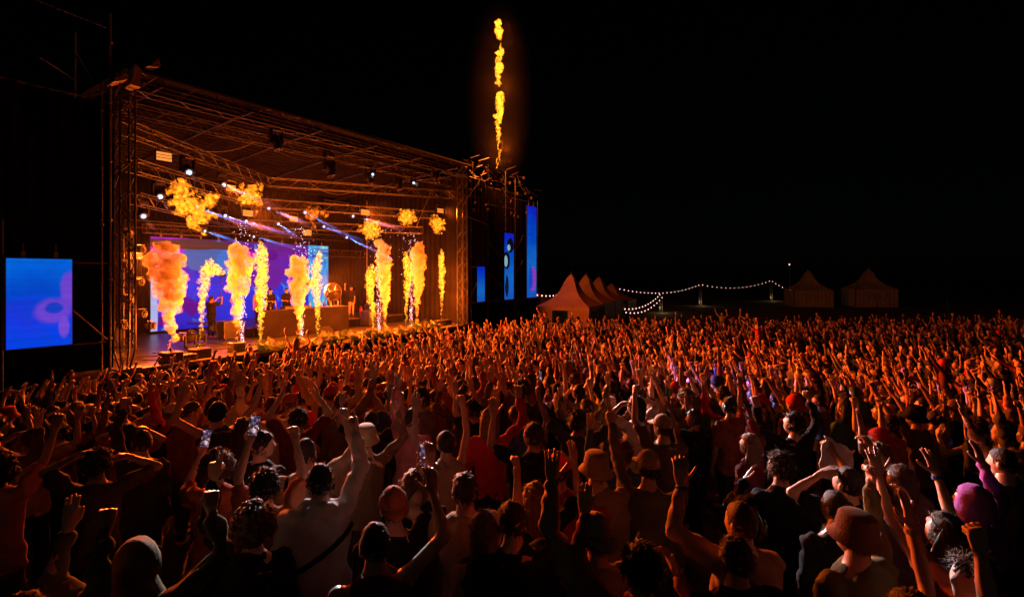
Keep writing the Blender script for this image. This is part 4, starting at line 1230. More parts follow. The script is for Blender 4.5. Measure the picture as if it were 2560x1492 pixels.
wrapped_post(41.2, 84.0, 0.5, 3.35, 'farthest festoon post beside the dim pointed tent')
festoon((10.6, 53.0, 3.35), (16.9, 60.0, 2.65), 0.15, 11, 'festoon string from the fourth tent to the shortest post')
festoon((16.9, 60.0, 2.65), (25.3, 71.0, 3.42), 0.25, 11, 'festoon string between the shortest and middle posts')
festoon((25.3, 71.0, 3.42), (41.2, 84.0, 3.8), 0.8, 17, 'festoon string sagging between middle and farthest posts')
festoon((41.2, 84.0, 3.8), (36.6, 69.0, 2.65), 0.2, 6, 'short festoon string from farthest post down to the dim tent')
festoon((8.6, 41.0, 2.1), (16.9, 60.0, 2.6), 0.55, 13, 'low festoon string along the fronts of the tents')
festoon((9.0, 42.5, 1.75), (16.6, 58.0, 2.4), 0.7, 12, 'lowest festoon string along the fronts of the tents')
festoon((1.5, 34.6, 3.45), (4.0, 46.0, 3.0), 0.1, 6, 'festoon string behind the scaffold and the nearest tent')

def bare_pole(x, y, z, h, lx, label, lamp=False):
    t = tag(empty('bare_pole', (x, y, z)), label, 'pole', 'bare poles beyond the crowd')
    MB().tube((0, 0, 0), (lx, 0, h), 0.04, 0.03).build('shaft', M['alu'], t)
    MB().lathe([(0.12, 0), (0.12, 0.04), (0.05, 0.06)], n=8).build('base_plate', M['steel'], t)
    if lamp:
        MB().sphere((lx, 0, h + 0.05), 0.09, 8, 6).build('lamp', M['bulb'], t)
bare_pole(38.6, 55.5, 0.5, 2.1, -0.55, 'left of two slanting pale poles right of the far tents')
bare_pole(40.0, 55.5, 0.5, 2.1, -0.6, 'right of two slanting pale poles right of the far tents')
bare_pole(43.0, 52.0, 0.5, 1.9, -0.25, 'lone slanting pole farthest to the right')
bare_pole(38.0, 72.0, 0.5, 5.5, -0.2, 'tall mast with a small lamp behind the dim tent', True)
# ================================================================== people
M['skin'] = mat('human_skin', (0.5, 0.3, 0.22), 0.40, 0, 0.12, 14, 0.08, 90, obj_color=True)
M['cloth'] = mat('woven_cloth', (0.1, 0.1, 0.1), 0.88, 0, 0.18, 9, 0.35, 28, obj_color=True, spec=0.08)
M['denim'] = mat('trouser_cloth', (0.03, 0.035, 0.05), 0.85, 0, 0.25, 9, 0.3, 30, obj_color=True, spec=0.08)
def strand_material():
    m, N, L = new_mat('hair_strands'); b = N["Principled BSDF"]
    oi = N.new("ShaderNodeObjectInfo"); tc = N.new("ShaderNodeTexCoord"); mp = N.new("ShaderNodeMapping"); mp.inputs["Scale"].default_value = (1, 1, 0.16)
    L.new(tc.outputs["Object"], mp.inputs[0]); nz = N.new("ShaderNodeTexNoise"); nz.inputs["Scale"].default_value = 120; nz.inputs["Detail"].default_value = 4; nz.inputs["Distortion"].default_value = 1.0
    L.new(mp.outputs[0], nz.inputs["Vector"])
    r = N.new("ShaderNodeMapRange"); r.inputs["From Min"].default_value = 0.3; r.inputs["From Max"].default_value = 0.7; r.inputs["To Min"].default_value = 0.45; r.inputs["To Max"].default_value = 1.6
    L.new(nz.outputs["Fac"], r.inputs["Value"]); mu = N.new("ShaderNodeVectorMath"); mu.operation = 'SCALE'; L.new(oi.outputs["Color"], mu.inputs[0]); L.new(r.outputs[0], mu.inputs["Scale"]); L.new(mu.outputs[0], b.inputs["Base Color"])
    bp = N.new("ShaderNodeBump"); bp.inputs["Strength"].default_value = 0.8; bp.inputs["Distance"].default_value = 0.01; L.new(nz.outputs["Fac"], bp.inputs["Height"]); L.new(bp.outputs[0], b.inputs["Normal"])
    b.inputs["Roughness"].default_value = 0.62; b.inputs["Specular IOR Level"].default_value = 0.3; b.inputs["Sheen Weight"].default_value = 0.05
    return m
M['hair'] = strand_material()
M['hat'] = mat('hat_cloth', (0.1, 0.1, 0.1), 0.8, 0, 0.15, 12, 0.3, 60, obj_color=True, spec=0.1)

def sm(x, a, b):
    t = min(1.0, max(0.0, (x - a) / (b - a))); return t * t * (3 - 2 * t)

# ---- hands: wrist at origin, fingers along +z, palm faces +y, thumb toward +x
def hand_shape(pose):
    mb = MB()
    mb.capsule((0, 0, -0.03), (0, 0, 0.015), 0.026, 0.03, 8)
    mb.loft([[(x * w, y * d, z) for x, y in ((1, .3), (.6, 1), (-.6, 1), (-1, .3), (-1, -.3), (-.6, -1), (.6, -1), (1, -.3))] for (z, w, d) in ((0.0, .028, .02), (.03, .036, .02), (.065, .042, .017), (.092, .040, .014), (.105, .033, .009))])
    fingers = [(-0.033, 0.066), (-0.0115, 0.076), (0.0115, 0.080), (0.033, 0.070)]   # little .. index (thumb side is +x)
    for i, (x, L) in enumerate(fingers):
        idx = 3 - i                          # 0 = index ... 3 = little
        if pose == 'fist': c = (1.15 + 0.05 * idx, 1.75, 1.25)
        elif pose == 'point': c = (0.05, 0.08, 0.05) if idx == 0 else (1.4, 1.6, 1.1)
        elif pose == 'peace': c = (0.05, 0.08, 0.05) if idx in (0, 1) else (1.4, 1.6, 1.1)
        elif pose == 'hold': c = (0.55, 0.7, 0.5)
        elif pose == 'flat': c = (0.05, 0.06, 0.05)
        elif pose == 'relax': c = (0.25 + 0.08 * idx, 0.4, 0.3)
        else: c = (0.08 + 0.05 * idx, 0.16, 0.12)
        spread = {'open': 3.6, 'flat': 0.6, 'relax': 1.2, 'peace': 2.4}.get(pose, 0.7)
        a0 = x * spread if not (pose == 'peace' and idx > 1) else 0
        p = Vector((x, 0, 0.09)); ang = 0.0; r = 0.0108 if idx < 3 else 0.0092
        for k, f in enumerate((0.46, 0.30, 0.24)):
            ang += c[k]
            d = Vector((math.sin(a0) * math.cos(ang), math.sin(ang), math.cos(a0) * math.cos(ang)))
            q = p + d * L * f * 1.05
            mb.capsule(p, q, r, r * 0.92, 7); p = q; r *= 0.93
    if pose in ('fist', 'hold', 'point', 'peace'):
        pts = [(0.03, 0.008, 0.03), (0.048, 0.03, 0.06), (0.03, 0.045, 0.085), (0.008, 0.045, 0.09)]
    elif pose == 'flat': pts = [(0.028, 0.004, 0.025), (0.05, 0.012, 0.055), (0.056, 0.014, 0.09), (0.055, 0.014, 0.105)]
    else: pts = [(0.028, 0.005, 0.022), (0.062, 0.016, 0.05), (0.085, 0.022, 0.076), (0.096, 0.022, 0.096)]
    for k in range(3): mb.capsule(pts[k], pts[k + 1], 0.0125 - 0.001 * k, 0.0115 - 0.001 * k, 7)
    return mb

def mesh_arrays(me):
    n = len(me.vertices); co = np.empty(n * 3, np.float32); me.vertices.foreach_get('co', co)
    return co.reshape(-1, 3), [tuple(p.vertices) for p in me.polygons]

HANDS = {}
for ps in ('open', 'fist', 'point', 'peace', 'hold', 'flat', 'relax'):
    HANDS[ps] = mesh_arrays(solidify_union(hand_shape(ps), 0.0062, 1, 0.30, 'hand'))
    HANDS[ps + '_lo'] = mesh_arrays(solidify_union(hand_shape(ps), 0.013, 0, 0.11, 'hand'))

# ---- head: centre at origin, face toward +y
def head_radius(d):
    x, y, z = d
    rx, ry, rz = 0.077, 0.097, 0.120
    r = 1.0 / math.sqrt((x / rx) ** 2 + (y / ry) ** 2 + (z / rz) ** 2)
    if z < 0:
        k = sm(-z, 0.05, 0.95)
        r *= 1 - 0.20 * k * abs(x) - 0.10 * k * max(0, -y)
        r *= 1 + 0.10 * k * max(0, y) * sm(-z, 0.3, 0.7)
    def g(cx, cy, cz, s): 
        return math.exp(-((x - cx) ** 2 + (y - cy) ** 2 + (z - cz) ** 2) / (2 * s * s))
    r += 0.020 * g(0, 0.98, -0.14, 0.10) + 0.012 * g(0, 1.0, 0.02, 0.10)
    r += 0.006 * g(0.25, 0.93, 0.22, 0.14) + 0.006 * g(-0.25, 0.93, 0.22, 0.14)
    r -= 0.010 * g(0.34, 0.92, 0.07, 0.12) + 0.010 * g(-0.34, 0.92, 0.07, 0.12)
    r += 0.005 * g(0, 0.9, -0.42, 0.12) - 0.004 * g(0, 0.86, -0.55, 0.06) + 0.010 * g(0, 0.72, -0.70, 0.16)
    r += 0.004 * g(0.6, 0.75, -0.15, 0.2) + 0.004 * g(-0.6, 0.75, -0.15, 0.2)
    return r

def sphere_dirs(n, m):
    out = []
    for j in range(m + 1):
        t = math.pi * j / m; t = min(max(t, 0.03), math.pi - 0.03)
        for k in range(n):
            a = 2 * math.pi * k / n
            out.append((math.sin(t) * math.sin(a), math.sin(t) * math.cos(a), math.cos(t)))
    fs = []
    for j in range(m):
        for k in range(n):
            q = (k + 1) % n
            fs.append((j * n + k, (j + 1) * n + k, (j + 1) * n + q, j * n + q))
    fs.append(tuple(range(n))); fs.append(tuple(reversed(range(m * n, m * n + n))))
    return out, fs

def head_shape(n=26, m=20):
    ds, fs = sphere_dirs(n, m)
    mb = MB().add([Vector(d) * head_radius(d) for d in ds], fs)
    for sx in (-1, 1):     # ears
        mb.add([(sx * (0.073 + 0.012 * a), -0.008 + 0.018 * math.cos(t) - 0.008 * a, -0.006 + 0.032 * math.sin(t)) for a, tt in ((0, 1), (1, 1.0)) for t in [k * math.pi / 4 for k in range(8)]] + [(sx * 0.083, -0.012, -0.006)],
               [(k, (k + 1) % 8, 8 + (k + 1) % 8, 8 + k) for k in range(8)] + [(8 + k, 8 + (k + 1) % 8, 16) for k in range(8)])
    return mb
EYE = MB().sphere((0.030, 0.0745, 0.010), (0.0115, 0.0085, 0.0065), 8, 6).sphere((-0.030, 0.0745, 0.010), (0.0115, 0.0085, 0.0065), 8, 6)

def hair_shape(style, seed, n=26, m=18):
    """closed shell over the skull; inside the head where the face is bare"""
    rr = random.Random(seed); ds, fs = sphere_dirs(n, m); out = []
    thick, rough, fr = {'short': (0.015, 0.010, 7), 'crop': (0.008, 0.005, 12), 'messy': (0.024, 0.022, 6), 'curly': (0.050, 0.034, 7), 'long': (0.020, 0.010, 5), 'bun': (0.010, 0.004, 8), 'afro': (0.075, 0.035, 7)}[style]
    for d in ds:
        x, y, z = d; r = head_radius(d)
        front = sm(y, 0.25, 0.62)                      # face side
        line = 0.48 * front + (1 - front) * (-0.55 if style in ('short', 'crop', 'bun') else -0.72)
        if abs(x) > 0.75 and style in ('short', 'crop', 'bun'): line = max(line, -0.05 - 0.5 * sm(-y, 0.0, 0.5))
        cover = sm(z, line - 0.06, line + 0.08)
        p = Vector(d) * r
        nn = mnoise.turbulence(Vector(d) * fr + Vector((seed, seed * 2, 0)), 3, False) - 0.5
        tt = thick * (0.75 + 0.5 * sm(z, 0.0, 0.9)) + rough * nn * 1.6
        out.append(p * (1 + (cover * (tt + 0.012) - 0.012) / r))
    mb = MB().add(out, fs)
    if style == 'bun':
        mb.sphere((0, -0.095, 0.07), (0.042, 0.04, 0.042), 10, 8)
    if style == 'long':
        rings = []
        na = 18 if m > 10 else 8; nk_ = 9 if m > 10 else 4
        for k in range(nk_):
            t = k / (nk_ - 1); z = 0.05 - 0.36 * t; w = 0.088 + 0.018 * math.sin(t * 3) - 0.03 * t * t; yb = -0.03 - 0.055 * t
            ring = []
            for a in range(na):
                an = 2 * math.pi * a / na; wob = 0.012 * mnoise.noise((a * 0.9, t * 2.0, seed)) + 0.007 * (a % 2)
                ring.append(((w + wob) * math.cos(an), yb + (0.075 + wob) * math.sin(an) * (1.0 if math.sin(an) < 0 else 0.35), z))
            rings.append(ring)
        mb.loft(rings)
    if m > 10:
        # loose strands that break the outline
        nst, ln, out_ = {'short': (420, 0.028, 0.55), 'crop': (300, 0.010, 0.7), 'messy': (520, 0.05, 0.6), 'curly': (620, 0.05, 0.7), 'long': (380, 0.05, 0.25), 'bun': (220, 0.03, 0.2), 'afro': (600, 0.04, 0.9)}[style]
        for q in range(nst):
            a = rr.uniform(0, 6.28); zz = rr.uniform(-0.55, 1.0); h = math.sqrt(max(0, 1 - zz * zz)); d = Vector((h * math.sin(a), h * math.cos(a), zz))
            if d.y > 0.3 and d.z < 0.5: continue
            tn = Vector((rr.gauss(0, 0.6), -0.4 + rr.gauss(0, 0.6), -0.5 + rr.gauss(0, 0.6))); tn = (tn - d * tn.dot(d)).normalized()
            p = d * (head_radius(d) + thick * 0.75); w_ = d.cross(tn).normalized() * rr.uniform(0.0012, 0.0026); L_ = ln * rr.uniform(0.5, 1.3)
            p1 = p + tn * L_ * 0.6 + d * L_ * out_ * 0.6; p2 = p + tn * L_ * 1.1 + d * L_ * out_ * 0.7 + Vector((rr.gauss(0, 1), rr.gauss(0, 1), rr.gauss(0, 1))) * L_ * (0.25 if style in ('curly', 'afro', 'messy') else 0.1)
            mb.add([p - w_, p + w_, p1 + w_, p1 - w_, p2], [(0, 1, 2, 3), (3, 2, 4)])
    if style in ('messy', 'curly', 'afro'):
        for q in range({'messy': 110, 'curly': 150, 'afro': 150}[style]):
            a = rr.uniform(0, 6.28); zz = rr.uniform(-0.3, 1.0); h = math.sqrt(max(0, 1 - zz * zz)); d = Vector((h * math.sin(a), h * math.cos(a), zz))
            if d.y > 0.35 and d.z < 0.45: continue
            p = d * (head_radius(d) + thick * 0.7); tng = Vector((rr.gauss(0, 1), rr.gauss(0, 1), rr.gauss(0, 1))); tng = (tng - d * tng.dot(d)).normalized()
            if style == 'messy':
                mb.tube(p - tng * 0.025 - d * 0.006, p + tng * 0.03 + d * 0.012, 0.009, 0.0015, 4)
            else: mb.sphere(p + d * 0.01, rr.uniform(0.011, 0.024), 6, 4)
    return mb

def hat_shape(kind, seed, nb=20):
    mb = MB()
    if kind == 'cap' or kind == 'cap_back':
        sg = 1 if kind == 'cap' else -1
        ds, fs = sphere_dirs(22, 14)
        vs = []
        for d in ds:
            z = d[2]; r = head_radius((d[0], d[1], max(d[2], 0.05)))
            if z > 0.22: vs.append(Vector(d) * (r + 0.020) + Vector((0, 0, 0.006)))
            else:
                q = Vector((d[0], d[1], 0)).normalized() if (abs(d[0]) + abs(d[1])) > 1e-4 else Vector((0, 1, 0))
                rr_ = head_radius((q.x, q.y, 0.25)); vs.append(Vector((q.x * rr_ * 1.11, q.y * rr_ * 1.11, 0.030 if z > -0.3 else 0.034)) * (1 if z > -0.3 else 1) if z > -0.5 else Vector((q.x * 0.05, q.y * 0.06, 0.05)))
        mb.add(vs, fs)
        n = 12; top = []; bot = []
        for k in range(n + 1):
            a = math.pi * (0.12 + 0.76 * k / n); c, s_ = math.cos(a), math.sin(a)
            inner = Vector((c * 0.088, sg * s_ * 0.105, 0.040)); outer = Vector((c * 0.092, sg * (0.06 + s_ * 0.125), 0.034 - 0.018 * (1 - abs(c)) + 0.0))
            top += [inner, outer]
        vs = top + [p - Vector((0, 0, 0.007)) for p in top]; N2 = len(top); fs2 = []
        for k in range(n):
            a = 2 * k
            fs2 += [(a, a + 1, a + 3, a + 2), (N2 + a, N2 + a + 2, N2 + a + 3, N2 + a + 1), (a + 1, N2 + a + 1, N2 + a + 3, a + 3)]
        mb.add(vs, fs2); mb.sphere((0, 0, 0.145), (0.010, 0.010, 0.006), 6, 4)
    elif kind == 'bucket':
        mb.lathe([(0.02, 0.140), (0.075, 0.136), (0.090, 0.120), (0.100, 0.05), (0.100, 0.035), (0.132, -0.008), (0.135, -0.014), (0.131, -0.014), (0.097, 0.028), (0.05, 0.03)], (0, -0.008, 0), nb, None, 0.95, 1.12)
    elif kind == 'hood':
        ds, fs = sphere_dirs(22, 16); vs = []
        for d in ds:
            x, y, z = d; r = head_radius(d); op = sm(y, 0.45, 0.7) * (1 - sm(z, 0.55, 0.75))
            w = 0.035 + 0.012 * mnoise.noise((x * 3, y * 3, z * 3 + seed))
            vs.append(Vector(d) * (r + w * (1 - op) - 0.014 * op) + Vector((0, -0.012, 0)))
        mb.add(vs, fs)
        mb.loft([[(a * math.cos(t), b * math.sin(t) - 0.02, z) for t in [k * math.pi / 8 for k in range(16)]] for (a, b, z) in ((0.09, 0.10, -0.03), (0.10, 0.11, -0.09), (0.125, 0.12, -0.15), (0.15, 0.12, -0.20))])
    elif kind == 'beanie':
        ds, fs = sphere_dirs(nb, nb // 2 + 2); vs = []
        for d in ds:
            z = max(d[2], 0.12); r = head_radius((d[0], d[1], z))
            vs.append(Vector((d[0], d[1], d[2])) * (r + 0.018 + (0.01 if d[2] < 0.35 else 0)) if d[2] > 0.08 else Vector((d[0], d[1], 0.08)) * r * 1.02)
        mb.add(vs, fs)
    return mb

def crease(me, amp, seed):
    """ridged folds in cloth: sharp valleys, soft crowns, running aslant round the body"""
    n = len(me.vertices); co = np.empty(n * 3, np.float32); me.vertices.foreach_get('co', co); co = co.reshape(-1, 3)
    no = np.empty(n * 3, np.float32); me.vertices.foreach_get('normal', no); no = no.reshape(-1, 3); out = co.copy()
    for i in range(n):
        x, y, z = co[i]
        a = mnoise.noise((x * 5.0 + z * 2.2, y * 5.0 - z * 1.5, z * 8.0 + seed * 1.7)); b_ = mnoise.noise((x * 11 + seed, y * 11, z * 15.0 - x * 6))
        f = (0.5 - min(1, abs(a) * 2.6)) * 1.0 + (0.4 - min(1, abs(b_) * 2.2)) * 0.35
        out[i] += no[i] * (-f * amp)
    me.vertices.foreach_set('co', out.ravel()); me.update()
    return me

# ---- skeleton
def ring_ellipse(cx, cy, z, rx, ry, n=16, pw=1.0):
    out = []
    for k in range(n):
        a = 2 * math.pi * k / n; c, s_ = math.cos(a), math.sin(a)
        out.append((cx + rx * math.copysign(abs(c) ** pw, c), cy + ry * math.copysign(abs(s_) ** pw, s_), z))
    return out

ARMS = {  # upper-arm direction, forearm direction, hand direction; x is outward from the body
    'up':     ((0.42, 0.38, 0.80), (-0.06, 0.12, 1.0), (0.0, 0.15, 1.0)),
    'up_out': ((0.62, 0.15, 0.77), (0.30, 0.12, 0.95), (0.15, 0.15, 1.0)),
    'up_fwd': ((0.22, 0.62, 0.75), (0.02, 0.42, 0.90), (0.0, 0.35, 0.95)),
    'reach':  ((0.18, 0.85, 0.50), (0.0, 0.80, 0.60), (0.0, 0.75, 0.66)),
    'bent':   ((0.78, 0.32, 0.53), (-0.22, 0.18, 0.96), (-0.05, 0.25, 0.97)),
    'pump':   ((0.50, 0.70, 0.42), (-0.05, 0.16, 1.0), (0.0, 0.1, 1.0)),
    'clap':   ((0.55, 0.30, 0.78), (-0.55, 0.20, 0.81), (-0.25, 0.2, 0.95)),
    'head':   ((0.85, 0.20, 0.48), (-0.90, 0.10, 0.42), (-0.95, 0.2, 0.2)),
    'mouth':  ((0.60, 0.62, -0.45), (-0.55, 0.45, 0.70), (-0.5, 0.3, 0.8)),
    'phone':  ((0.30, 0.78, 0.10), (-0.28, 0.45, 0.85), (-0.15, 0.25, 0.95)),
    'phone_hi': ((0.30, 0.62, 0.68), (-0.18, 0.40, 0.90), (-0.1, 0.2, 0.98)),
    'down':   ((0.16, 0.02, -0.98), (0.04, 0.28, -0.95), (0.0, 0.2, -0.98)),
    'chest':  ((0.35, 0.30, -0.88), (-0.55, 0.78, 0.28), (-0.6, 0.7, 0.3)),
    'grip':   ((0.10, 0.72, 0.10), (-0.50, 0.45, 0.78), (-0.3, 0.3, 0.9)),
    'drum':   ((0.30, 0.10, -0.95), (-0.10, 0.95, 0.10), (-0.1, 0.98, 0.0)),
}

def make_person(armL, armR, handL, handR, sleeve, style, hat, seed, build=1.0, look=(0.0, 0.0), lean=0.0, lo=False, top_len=0.84, hoodie=False, step=0.0, pack=False):
    """meshes of one person facing +y, 1.75 m tall, feet at z=0; returns dict name -> mesh and anchor points"""
    rr = random.Random(seed); b = build
    body = MB(); top = MB(); leg = MB()
    nk = lean
    def lz(z): return nk * max(0, z - 0.9)          # forward lean grows above the hips
    T = [(0.80, .150, .105), (0.88, .168, .118), (0.96, .165, .115), (1.07, .142, .100), (1.18, .152, .106), (1.30, .172, .114), (1.38, .176, .106), (1.435, .140, .086), (1.475, .080, .066), (1.52, .056, .058), (1.58, .053, .058)]
    body.loft([ring_ellipse(0, lz(z) - 0.005, z, rx * b, ry * b, 14, 0.9) for z, rx, ry in T])
    tl = top_len
    TT = [(tl - 0.02, .185, .130), (tl + 0.04, .190, .135), (0.98, .182, .130), (1.08, .166, .121), (1.2, .172, .124), (1.31, .188, .128), (1.385, .188, .120), (1.435, .152, .100), (1.475, .092, .078), (1.50, .070, .070)]
    top.loft([ring_ellipse(0, lz(z) - 0.005, z, rx * b, ry * b, 14, 0.88) for z, rx, ry in TT if z >= tl - 0.03])
    if hoodie:
        top.sphere((0, lz(1.46) - 0.085, 1.465), (0.115, 0.06, 0.065), 10, 8)
        top.capsule((-0.08, lz(1.5) + 0.02, 1.485), (0.08, lz(1.5) + 0.02, 1.485), 0.035, 0.035, 8)
    tipz = {}
    extra = []
    for sgn, arm, hand in ((-1, armL, handL), (1, armR, handR)):
        u_, f_, h_ = [Vector((a[0] * sgn, a[1], a[2])).normalized() for a in ARMS[arm]]
        jit = Vector((rr.uniform(-.12, .12), rr.uniform(-.12, .12), rr.uniform(-.06, .06)))
        u_ = (u_ + jit).normalized(); f_ = (f_ + jit * 0.8 + Vector((rr.uniform(-.1, .1), rr.uniform(-.1, .1), 0))).normalized(); h_ = (h_ + jit * 0.8).normalized()
        upf = max(0.0, u_.z)
        sh = Vector((sgn * (0.178 * b - 0.022 * upf), lz(1.4) + 0.01 * upf, 1.405 + 0.055 * upf))
        el = sh + u_ * 0.285; wr = el + f_ * 0.255
        body.capsule((sgn * 0.10, lz(1.36), 1.37), sh, 0.066 * b, 0.056 * b, 9)
        body.capsule(sh, el, 0.050 * b, 0.040 * b, 9); body.capsule(el, el + f_ * 0.10, 0.041 * b, 0.040 * b, 9); body.capsule(el + f_ * 0.10, wr, 0.039 * b, 0.027, 9)
        if sleeve != 'none':
            top.capsule((sgn * 0.10, lz(1.36), 1.37), sh, 0.080 * b, 0.072 * b, 9)
            if sleeve == 'short':
                e2 = sh + u_ * 0.19; top.capsule(sh, e2, 0.068 * b, 0.066 * b, 10)
            else:
                top.capsule(sh, el, 0.066 * b, 0.056 * b, 10); top.capsule(el, el + f_ * 0.225, 0.057 * b, 0.042, 10)
        # hand
        hv, hf = HANDS[hand + ('_lo' if lo else '')]
        palm = {'clap': Vector((-sgn, 0, 0)), 'head': Vector((0, 0, -1)), 'down': Vector((-sgn, 0, 0)), 'phone': Vector((-sgn * .3, -.9, 0)), 'phone_hi': Vector((-sgn * .3, -.9, 0)), 'mouth': Vector((-sgn, -.3, 0)), 'drum': Vector((0, 0, -1))}.get(arm, Vector((-sgn * 0.25, 1, -0.1)))
        if hand in ('fist', 'point') and rr.random() < 0.5: palm = Vector((-sgn, 0.2, 0))
        z_ = h_; y_ = (palm - z_ * palm.dot(z_)).normalized(); x_ = y_.cross(z_)
        Mx = np.array([list(x_), list(y_), list(z_)])       # rows are axes
        V = hv.copy()
        # thumb lies on +x of the hand model; mirror where that side is the wrong one
        want = -sgn * 1.0 if y_.y > -0.2 else sgn * 1.0
        flip = (Vector((x_.x, x_.y, x_.z)).x * want) < 0
        if flip: V[:, 0] *= -1
        P = V @ Mx + np.array(wr)
        extra.append((P, [tuple(reversed(f)) for f in hf] if flip else hf))
        tipz[sgn] = (wr + h_ * 0.09, h_, y_)
    if pack:
        pk = MB().bevel_box((0, 0, 0), (0.29, 0.15, 0.42), 0.05).bevel_box((0, -0.09, -0.07), (0.22, 0.07, 0.2), 0.03)
        pk.v = [(x, y - 0.20 + lz(1.2), z + 1.20) for x, y, z in pk.v]
        for sx in (-1, 1): pk.path([(sx * 0.12, -0.13, 1.38), (sx * 0.125, -0.02, 1.485), (sx * 0.125, 0.13, 1.36), (sx * 0.14, 0.13, 1.15), (sx * 0.15, -0.1, 1.02)], 0.02, 6)
        pack_mesh = pk.mesh('backpack')
        pack_mesh.materials.append(M['hat'])
    # legs
    for sgn in (-1, 1):
        hip = Vector((sgn * 0.088, 0, 0.88)); kn = Vector((sgn * (0.10 + 0.02 * step), 0.03 + sgn * 0.10 * step, 0.48)); an = Vector((sgn * (0.105 + 0.03 * step), -0.03 + sgn * 0.14 * step, 0.08))
        body.capsule(hip, kn, 0.082 * b, 0.056 * b, 9); body.capsule(kn, an, 0.054 * b, 0.036, 9)
        body.capsule(an + Vector((0, -0.03, -0.035)), an + Vector((sgn * 0.02, 0.15, -0.045)), 0.042, 0.034, 8)
        leg.capsule(hip, kn, 0.098 * b, 0.075 * b, 9); leg.capsule(kn, an + Vector((0, 0, 0.02)), 0.073 * b, 0.062, 9)
    leg.loft([ring_ellipse(0, -0.005, z, rx * b, ry * b, 14, 0.9) for z, rx, ry in ((0.78, .160, .115), (0.86, .178, .126), (0.95, .172, .122), (1.0, .160, .115))])
    vx = 0.018 if not lo else 0.034
    me_b = solidify_union(body, vx, 3, 0.32 if not lo else 0.075, 'body')
    me_t = solidify_union(top, 0.019 if not lo else 0.036, 2, 0.45 if not lo else 0.10, 'top')
    if not lo: crease(me_t, 0.028, seed % 97)
    me_l = solidify_union(leg, 0.024 if not lo else 0.04, 2, 0.35 if not lo else 0.06, 'trousers')
    # head onto the neck
    hc = Vector((0, lz(1.63) + 0.012, 1.632))
    HM = Matrix.Translation(hc) @ Matrix.Rotation(look[0], 4, 'Z') @ Matrix.Rotation(look[1], 4, 'X')
    hs = head_shape(26, 20) if not lo else head_shape(10, 8)
    bb = MB(); v0, f0 = mesh_arrays(me_b); bb.add(v0, f0)
    bb.add([HM @ Vector(p) for p in hs.v], hs.f)
    for P, f in extra: bb.add(P, f)
    bpy.data.meshes.remove(me_b)
    nskin = len(bb.f)
    if not lo: bb.add([HM @ Vector(p) for p in EYE.v], EYE.f)
    out = {'body': bb.mesh('body', True), 'top': me_t, 'trousers': me_l}
    out['body'].materials.append(M['skin']); out['body'].materials.append(M['dead_lens'])
    if not lo:
        mi = [0] * nskin + [1] * len(EYE.f); out['body'].polygons.foreach_set('material_index', mi)
    me_t.materials.append(M["cloth"]); me_l.materials.append(M['denim'])
    if pack: out['backpack'] = pack_mesh
    if hat and style in ('messy', 'curly', 'afro'): style = 'short'
    if style != 'bald':
        h = hair_shape(style, seed) if not lo else hair_shape(style if style not in ('curly', 'afro', 'messy') else 'long' if seed % 2 else 'short', seed, 10, 8)
        h.v = [tuple(HM @ Vector(p)) for p in h.v]; out['hair'] = h.mesh('hair', True); out['hair'].materials.append(M['hair'])
    if hat:
        h = hat_shape(hat, seed) if not lo else hat_shape('beanie' if hat != 'bucket' else hat, seed, 10); h.v = [tuple(HM @ Vector(p)) for p in h.v]
        out['hat'] = h.mesh('hat', True); out['hat'].materials.append(M['hat'])
    return out, tipz
# ------------------------------------------------------------------ who stands where
COLS = {'black': (0.014, 0.014, 0.015), 'charcoal': (0.045, 0.045, 0.05), 'grey': (0.16, 0.16, 0.165), 'white': (0.62, 0.61, 0.6), 'cream': (0.5, 0.44, 0.35), 'tan': (0.34, 0.25, 0.16), 'olive': (0.12, 0.12, 0.06),
        'navy': (0.02, 0.03, 0.08), 'blue': (0.06, 0.12, 0.3), 'rust': (0.32, 0.10, 0.04), 'red': (0.42, 0.025, 0.02), 'maroon': (0.14, 0.02, 0.02), 'green': (0.04, 0.11, 0.05), 'yellow': (0.5, 0.36, 0.05), 'purple': (0.30, 0.08, 0.34), 'brown': (0.12, 0.07, 0.04), 'pink': (0.5, 0.2, 0.24)}
SKINS = [(0.52, 0.33, 0.25), (0.46, 0.28, 0.20), (0.56, 0.38, 0.30), (0.38, 0.22, 0.15), (0.22, 0.12, 0.08), (0.50, 0.31, 0.22)]
HAIRS = [(0.012, 0.009, 0.007), (0.03, 0.018, 0.010), (0.07, 0.04, 0.02), (0.16, 0.09, 0.04), (0.30, 0.20, 0.10)]
FOCUS = (-6.5, 23.0)

def facing(x, y, off=0.0):
    return math.atan2(-(FOCUS[0] - x), FOCUS[1] - y) + off

def person_object(meshes, x, y, z, rz, scale, top_c, leg_c, skin, hair_c, hat_c, label, group):
    root = link('person', meshes['body']); root.location = (x, y, z); root.rotation_euler = (0, 0, rz); root.scale = (scale,) * 3
    root.color = (*skin, 1)
    tag(root, label, 'person', group)
    for key, nm, c in (('top', None, top_c), ('trousers', 'trousers', leg_c), ('hair', 'hair', hair_c), ('hat', 'hat', hat_c), ('backpack', 'backpack', (0.02, 0.02, 0.025))):
        if key in meshes:
            o = link(nm or meshes['top_name'], meshes[key], None, root); o.color = (*c, 1)
    return root

def locate(px, py, H):
    """ground position of a person whose crown shows at this place in the photograph"""
    k = (py - 686.0) / 1321.0; y = 4.0
    for _ in range(40):
        x = (px - 1280.0) / 1321.0 * y
        y += 0.6 * ((CAM_Z - ground_z(x, y) - H) / k - y)
    return (px - 1280.0) / 1321.0 * y, y

